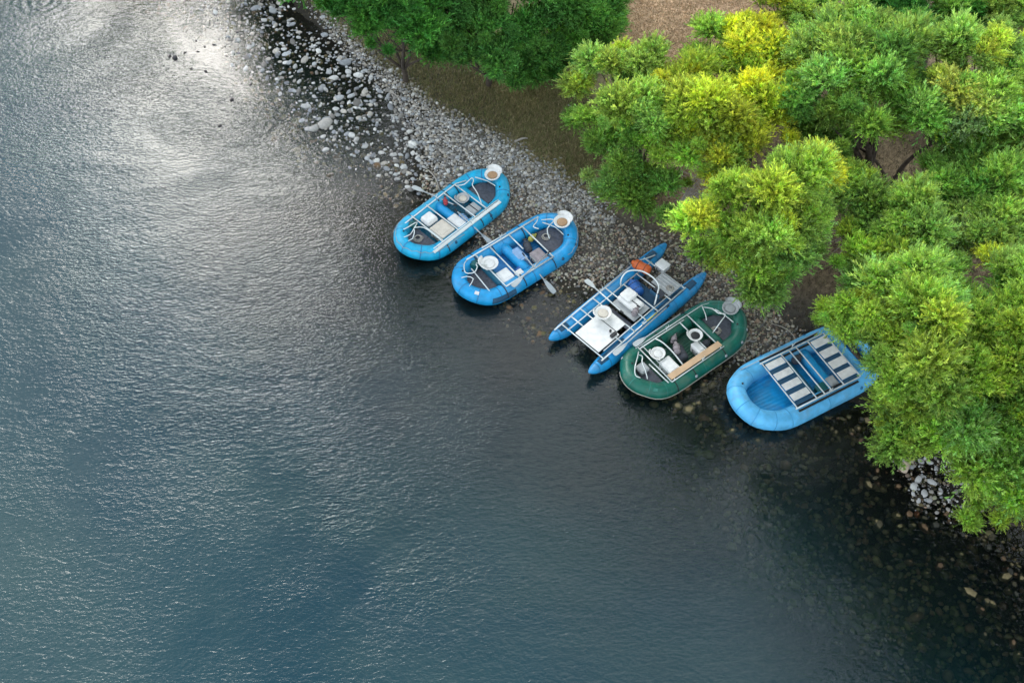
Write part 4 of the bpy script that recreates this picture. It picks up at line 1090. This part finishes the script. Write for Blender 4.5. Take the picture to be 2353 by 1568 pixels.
MB().box((.02, -.02, .66), (.46, .78, .18), bev=.05).build('seat_box', M['white'], b3)
MB().box((.10, .14, .80), (.44, .42, .10), bev=.04).build('seat_pad', M['white'], b3)
MB().plate([(-.68, -.58), (-.42, -.58), (-.42, .58), (-.68, .58)], .34, .03).build('foot_well', M['mesh'], b3)
MB().plate([(.42, -.62), (1.0, -.62), (1.0, .60), (.42, .60)], .34, .03).build('foot_well', M['navy'], b3)
MB().plate([(1.08, -.72), (1.66, -.72), (1.66, .05), (1.08, .05)], z + .055, .03).build('rear_deck', M['grey'], b3)
for q in (1.2, 1.32, 1.44, 1.56):
    pipe(b3, [(q, -.68, z + .09), (q, .02, z + .09)], .008, M['white'], 'deck_rib')
pipe(b3, [(.28, .62, z), (.36, .70, .85), (.62, .68, 1.02), (.90, .40, 1.05), (.98, 0, 1.05), (.90, -.36, 1.02), (.66, -.52, .85), (.50, -.60, z)], .026, k=3, name='lean_bar')
MB().box((.86, -.40, .68), (.36, .40, .12), bev=.05).build('rear_seat', M['pack'], b3)
MB().box((.70, -.40, .80), (.07, .38, .22), bev=.03).build('rear_seat_back', M['navy'], b3)
for y in (.9, -.86): oarlock(b3, -.35, y, z)
pipe(b3, [(.3, -.87, .64), (-.15, -.87, .64)], .022, M['yellow'], 'oar_sleeve')
drybag(x3, 1.22, .60, .78, .62, .17, 1.75, 'orange', 'orange dry bag strapped across the rail of the cataraft')
drybag(x3, .62, .28, .52, .55, .2, 1.2, 'bluebag', 'bright blue bag inside the lean bar of the cataraft')
thing_box('bucket_box', x3, 1.75, .18, .60, (.34, .36, .26), 'grey', 'pale grey bucket box at the beach end of the cataraft', 'box', lid='white')
drybag(x3, -.22, -.42, .72, .28, .10, .3, 'packgrey', 'small brown grey bag beside the white seat box of the cataraft')
oar(x3, (-.55, -.1, .80), (-.28, 1.62, .52), 'oar of the cataraft sticking out over its left pontoon', bl=.5, mt_shaft='alu')
oar(x3, (.65, -.96, .66), (-1.8, -.99, .62), 'oar shipped along the right pontoon of the cataraft', bl=.6)

# ---- boat 4: green raft
Y0 = 0.04
c4, a4 = centre((5.31, 16.33), 36.6, Y0)
b4, x4 = boat_root('raft', c4, a4, 'dark green raft with a tan plank along its right side')
P = hull_path(2.10, 0.76); r = 0.265 - 0.03 * np.clip((abs(P[:, 0]) - 1.2) / 1, 0, 1)
R4 = raft_hull(b4, P, r, M['green'], M['seam_g'], 0.12, M['green_floor'], (0, 5, 9, 13, 19, 27, 32, 36, 40, 46))
i = R4.nearest(-1.75, -.6); R4.patch(MB(), i, i + 1, 50, 76, .006).build('emblem_patch', M['seam_g'], b4)
d_rings(R4, b4, (2, 6, 19, 22, 25, 28, 47, 52), 32, M['alu_dull'])
MB().tube([R4.at(k_, math.radians(-12), .004) for k_ in range(15, 45)], .014, 5, caps=False).build('rub_strake', M['rope'], b4)
z = .555
pipe(b4, [(-1.22, .72, z), (.60, .72, z)], .024, name='side_rail')
pipe(b4, [(-1.30, .80, z), (1.42, .80, z), (1.65, .70, z + .04)], .014, name='side_rail')
pipe(b4, [(-1.22, -.75, z), (.92, -.75, z)], .02, name='side_rail')
MB().box((-.16, -.61, z + .045), (2.06, .20, .03), bev=.006).build('plank', M['wood'], b4)
for x in (-1.22, -1.08, -.50, .42, .80):
    if x == -.50: pipe(b4, [(x - .1, .72, z + .02), (x - .02, .45, z + .05), (x, 0, z + .04), (x - .05, -.5, z + .02)], .024, k=3, name='crossbar')
    elif x == .42: pipe(b4, [(x, .72, z + .02), (x, .30, z + .02)], .022, name='crossbar'); pipe(b4, [(x, -.15, z + .02), (x, -.5, z + .02)], .022, name='crossbar')
    else: pipe(b4, [(x, .76, z + .016), (x, -.74, z + .016)], .022 if x != -1.08 else .015, name='crossbar')
pipe(b4, [(-1.38, .10, .62), (-1.32, -.72, z + .02)], .022, name='crossbar')
mesh_floor(b4, [(-1.3, .35), (-1.9, .3), (-2.0, 0), (-1.85, -.4), (-1.3, -.6)], .30)
mesh_floor(b4, [(.92, -.55), (1.75, -.42), (1.92, 0), (1.75, .38), (.92, .55)], .30)
pipe(b4, [(1.42, .78, z), (1.25, .45, .62), (1.1, .25, .66)], .018, k=3, name='lean_bar')
pipe(b4, [(1.42, .72, z), (1.45, .40, .8), (1.42, .12, .9), (1.55, -.05, .92), (1.25, -.15, .85), (.95, -.2, .62)], .018, k=3, name='lean_bar')
pipe(b4, [(-1.30, .66, z), (-1.55, .45, .7), (-1.85, .22, .78), (-2.02, .0, .74), (-1.95, -.15, .72)], .018, k=3, name='lean_bar')
pipe(b4, [(-1.38, .58, z), (-1.45, .35, .8), (-1.62, .18, .85), (-1.72, -.1, .8), (-1.8, -.3, .7)], .018, k=3, name='lean_bar')
MB().box((-1.55, .18, .44), (.34, .34, .16), bev=.04).build('seat_box', M['grey'], b4)
seat(b4, -.92, .22, .55, math.pi, 'white', 'white', .85)
seat(b4, .42, .02, .60, math.pi, 'white', 'black', .85)
seat(b4, 1.95, .10, .66, .3, 'grey', 'grey', 1.0)
pipe(b4, [(1.6, .4, .64), (1.72, .1, .6), (1.72, -.3, .64)], .02, k=2, name='seat_mount')
MB().tube(np.array([(1.02, y, .34) for y in np.linspace(-.6, .6, 6)]), .14, 12).build('thwart', M['green'], b4)
oarlock(b4, -.1, .74, z); oarlock(b4, 0, -.76, z)
thing_box('cooler', x4, -.86, -.28, .20, (.38, .56, .38), 'white', 'white cooler in the green raft, against the plank', 'cooler', lid='white')
thing_box('storage_box', x4, .28, -.30, .22, (.24, .42, .34), 'white', 'white box between the dark bags and the seat with a black pad', 'box')
drybag(x4, -.22, -.05, .36, .6, .18, 1.3, 'pack', 'large dark gear bag amidships in the green raft')
drybag(x4, -.30, .05, .56, .36, .11, 1.0, 'packgrey', 'brown grey bag on top of the dark gear bag in the green raft')
drybag(x4, .62, -.28, .34, .3, .13, .2, 'pack', 'black bag at the beach end of the plank in the green raft')
oar(x4, (.62, .92, .62), (-1.30, .90, .60), 'oar shipped along the left side of the green raft', bl=.5)

# ---- boat 5: pale blue raft
Y0 = 0.12
c5, a5 = centre((8.89, 15.25), 27.9, Y0)
b5, x5 = boat_root('raft', c5, a5, 'pale blue raft with slatted white seats, half under the willow')
P = hull_path(2.34, 0.92, .29, .22, blunt=.4); r = 0.31 - 0.02 * np.clip((abs(P[:, 0]) - 1.2) / 1, 0, 1)
R5 = raft_hull(b5, P, r, M['blue_pale'], M['blue_pale'], 0.12, M['blue_mid'], ())
for i_ in (0, 4, 8, 11, 14, 19, 27, 31, 34, 37, 40, 44, 48): R5.band(MB(), i_, .03, .003).build('seam_band', M['seam5'], b5)
d_rings(R5, b5, (2, 20, 24, 52), 38, M['seam'])
z = .63
for y in (.88, -.88):
    pipe(b5, [(-1.10, y, z), (1.25, y, z)], .024, name='side_rail')
    MB().box((.05, y * 1.0 + (.09 if y > 0 else -.09), z - .035), (2.2, .07, .025), bev=.006).build('rub_strip', M['black'], b5)
    MB().box((.05, y * .9, z - .035), (2.2, .07, .025), bev=.006).build('rub_strip', M['black'], b5)
pipe(b5, [(-1.75, .98, z + .02), (1.2, 1.0, z + .02)], .014, M['alu_dull'], 'oar_rest')
for x in (-1.05, -.34, -.04, .22, .66, 1.28):
    pipe(b5, [(x, .88, z + .02), (x, -.88, z + .02)], .021, name='crossbar')
for k_ in range(4):
    yc = .66 - .40 * k_
    MB().box((-.70, yc, z + .04), (.60, .23, .025), bev=.006).build('seat_slat', M['white'], b5)
    MB().box((-.70, yc - .19, z - .0), (.60, .13, .02), bev=.004).build('dark_gap_strip', M['navy'], b5)  # added navy strip, its colour makes the dark of the gap between slats
for k_ in range(4):
    yc = .66 - .42 * k_
    MB().box((.98, yc, z + .04), (.54, .27, .025), bev=.006).build('seat_slat', M['white'], b5)
    MB().box((.98, yc - .2, z - .0), (.54, .12, .02), bev=.004).build('dark_gap_strip', M['navy'], b5)  # same added strip: gap darkness put into its navy colour
MB().tube(np.array([(.42, y, .36) for y in np.linspace(-.72, .72, 6)]), .19, 12).build('thwart', M['blue_mid'], b5)
MB().tube(np.array([(-.18, y, .34) for y in np.linspace(-.72, .72, 6)]), .10, 12).build('thwart', M['teal_floor'], b5)
MB().tube(np.array([(1.55, y, .38) for y in np.linspace(-.7, .7, 6)]), .18, 12).build('thwart', M['blue_pale'], b5)
thing_box('storage_box', x5, .12, -.62, .25, (.30, .34, .26), 'tealbag', 'small dark teal box by the right rail of the pale blue raft', 'box')
thing_box('storage_box', x5, .48, -.58, .35, (.28, .30, .24), 'gearblue', 'pale blue box beside the teal one in the pale blue raft', 'box', lid='grey')
drybag(x5, .05, .55, .48, .3, .12, .3, 'pack', 'black bag at the left rail of the pale blue raft')
oarlock(b5, .1, .9, z); oarlock(b5, .1, -.9, z)

# straps, rope coils and clutter
for (rt, R_, xs_, mt_) in ((b1, R1, (-1.1, .30, .85), 'black'), (b2, R2, (-1.05, -.5, .9), 'black'), (b4, R4, (-1.1, -.4, .8), 'black')):
    for xx in xs_:
        for yy in (.8, -.8):
            R_.band(MB(), R_.nearest(xx, yy), .035, .012, 5, 175).build('tie_strap', M[mt_], rt)
for (rt, R_, pts_) in ((b1, R1, ((-1.9, .45), (1.9, -.45), (0, .8))), (b2, R2, ((-1.9, .45), (1.9, -.45))), (b4, R4, ((-1.9, .4), (1.9, -.4))), (b5, R5, ((-2.0, .5), (0, -.92)))):
    for (xx, yy) in pts_:
        i_ = R_.nearest(xx, yy); p_ = R_.at(i_, math.radians(115), 0)
        MB().lathe([(.032, 0), (.032, .012), (.018, .02)], c=tuple(p_), n=10).build('valve', M['black'], rt)
def coil(xf, x, y, z, r_, label, mt_='rope'):
    w_ = world(xf, x, y, z); Q = []
    for i_ in range(44):
        a_ = i_ * .62; Q.append((math.cos(a_) * r_ * (1 - .012 * i_) * random.uniform(.9, 1.1), math.sin(a_) * r_ * (1 - .012 * i_), .012 + .0016 * i_))
    o_ = MB().tube(Q, .011, 4).build('rope_coil', M[mt_], loc=w_[0]); tag(o_, label, 'rope')
coil(x1, -1.55, .05, .34, .17, 'rope coil on the dark floor at the river end of the first blue raft')
coil(x2, 1.35, .1, .34, .16, 'rope coil on the dark floor at the beach end of the second raft')
coil(x3, 1.3, -.55, .66, .13, 'small coil of rope on the grey rear deck of the cataraft')
coil(x4, 1.25, -.1, .34, .17, 'coil of pale rope on the dark floor at the beach end of the green raft')
drybag(x1, .1, .45, .55, .26, .08, .9, 'red', 'small red bag between the crossbars of the first blue raft')
drybag(x2, .95, .35, .36, .3, .1, .2, 'yellow', 'small yellow green bag near the beach end of the second blue raft')
drybag(x4, -.05, .42, .38, .3, .09, .6, 'packgrey', 'small grey bag against the left tube of the green raft')
for (rt, x_, y_, z_, w_, h_) in ((b1, .58, -.40, .55, .43, .43), (b3, .02, -.02, .76, .47, .79)):
    MB().box((x_, y_, z_), (.03, h_ + .02, .012), bev=.003).build('hold_down_strap', M['black'], rt)

# mooring lines and anchors on the beach
def rope(pts, label, r=.012):
    Q = []
    for i_, (px, py, zz) in enumerate(pts): Q.append(G(px, py, zz))
    A = Q[0]; o = MB().tube(spline([q - A for q in Q], 4), r, 5).build('mooring_rope', M['rope'], loc=tuple(A)); tag(o, label, 'rope')
rope([(1690, 690, .75), (1725, 672, .5), (1760, 655, .4), (1790, 640, .5)], 'rope running from the green raft up to the willow branches')
rope([(1700, 700, .7), (1716, 680, .4), (1722, 668, .22)], 'short slack rope at the bow of the green raft')
rope([(1835, 800, .55), (1822, 770, .3), (1800, 752, .2), (1770, 742, .15)], 'thin grey line from the pale blue raft across the gravel')
rope([(1135, 385, .75), (1160, 360, .3), (1200, 350, .25), (1235, 345, .3)], 'bow rope of the first blue raft lying up the gravel')
rope([(1305, 500, .75), (1330, 480, .3), (1380, 465, .3), (1420, 470, .35)], 'bow rope of the second blue raft lying up the gravel')
rope([(1560, 620, .6), (1590, 590, .3), (1630, 575, .35), (1665, 570, .4)], 'bow rope of the cataraft running up under the willow')
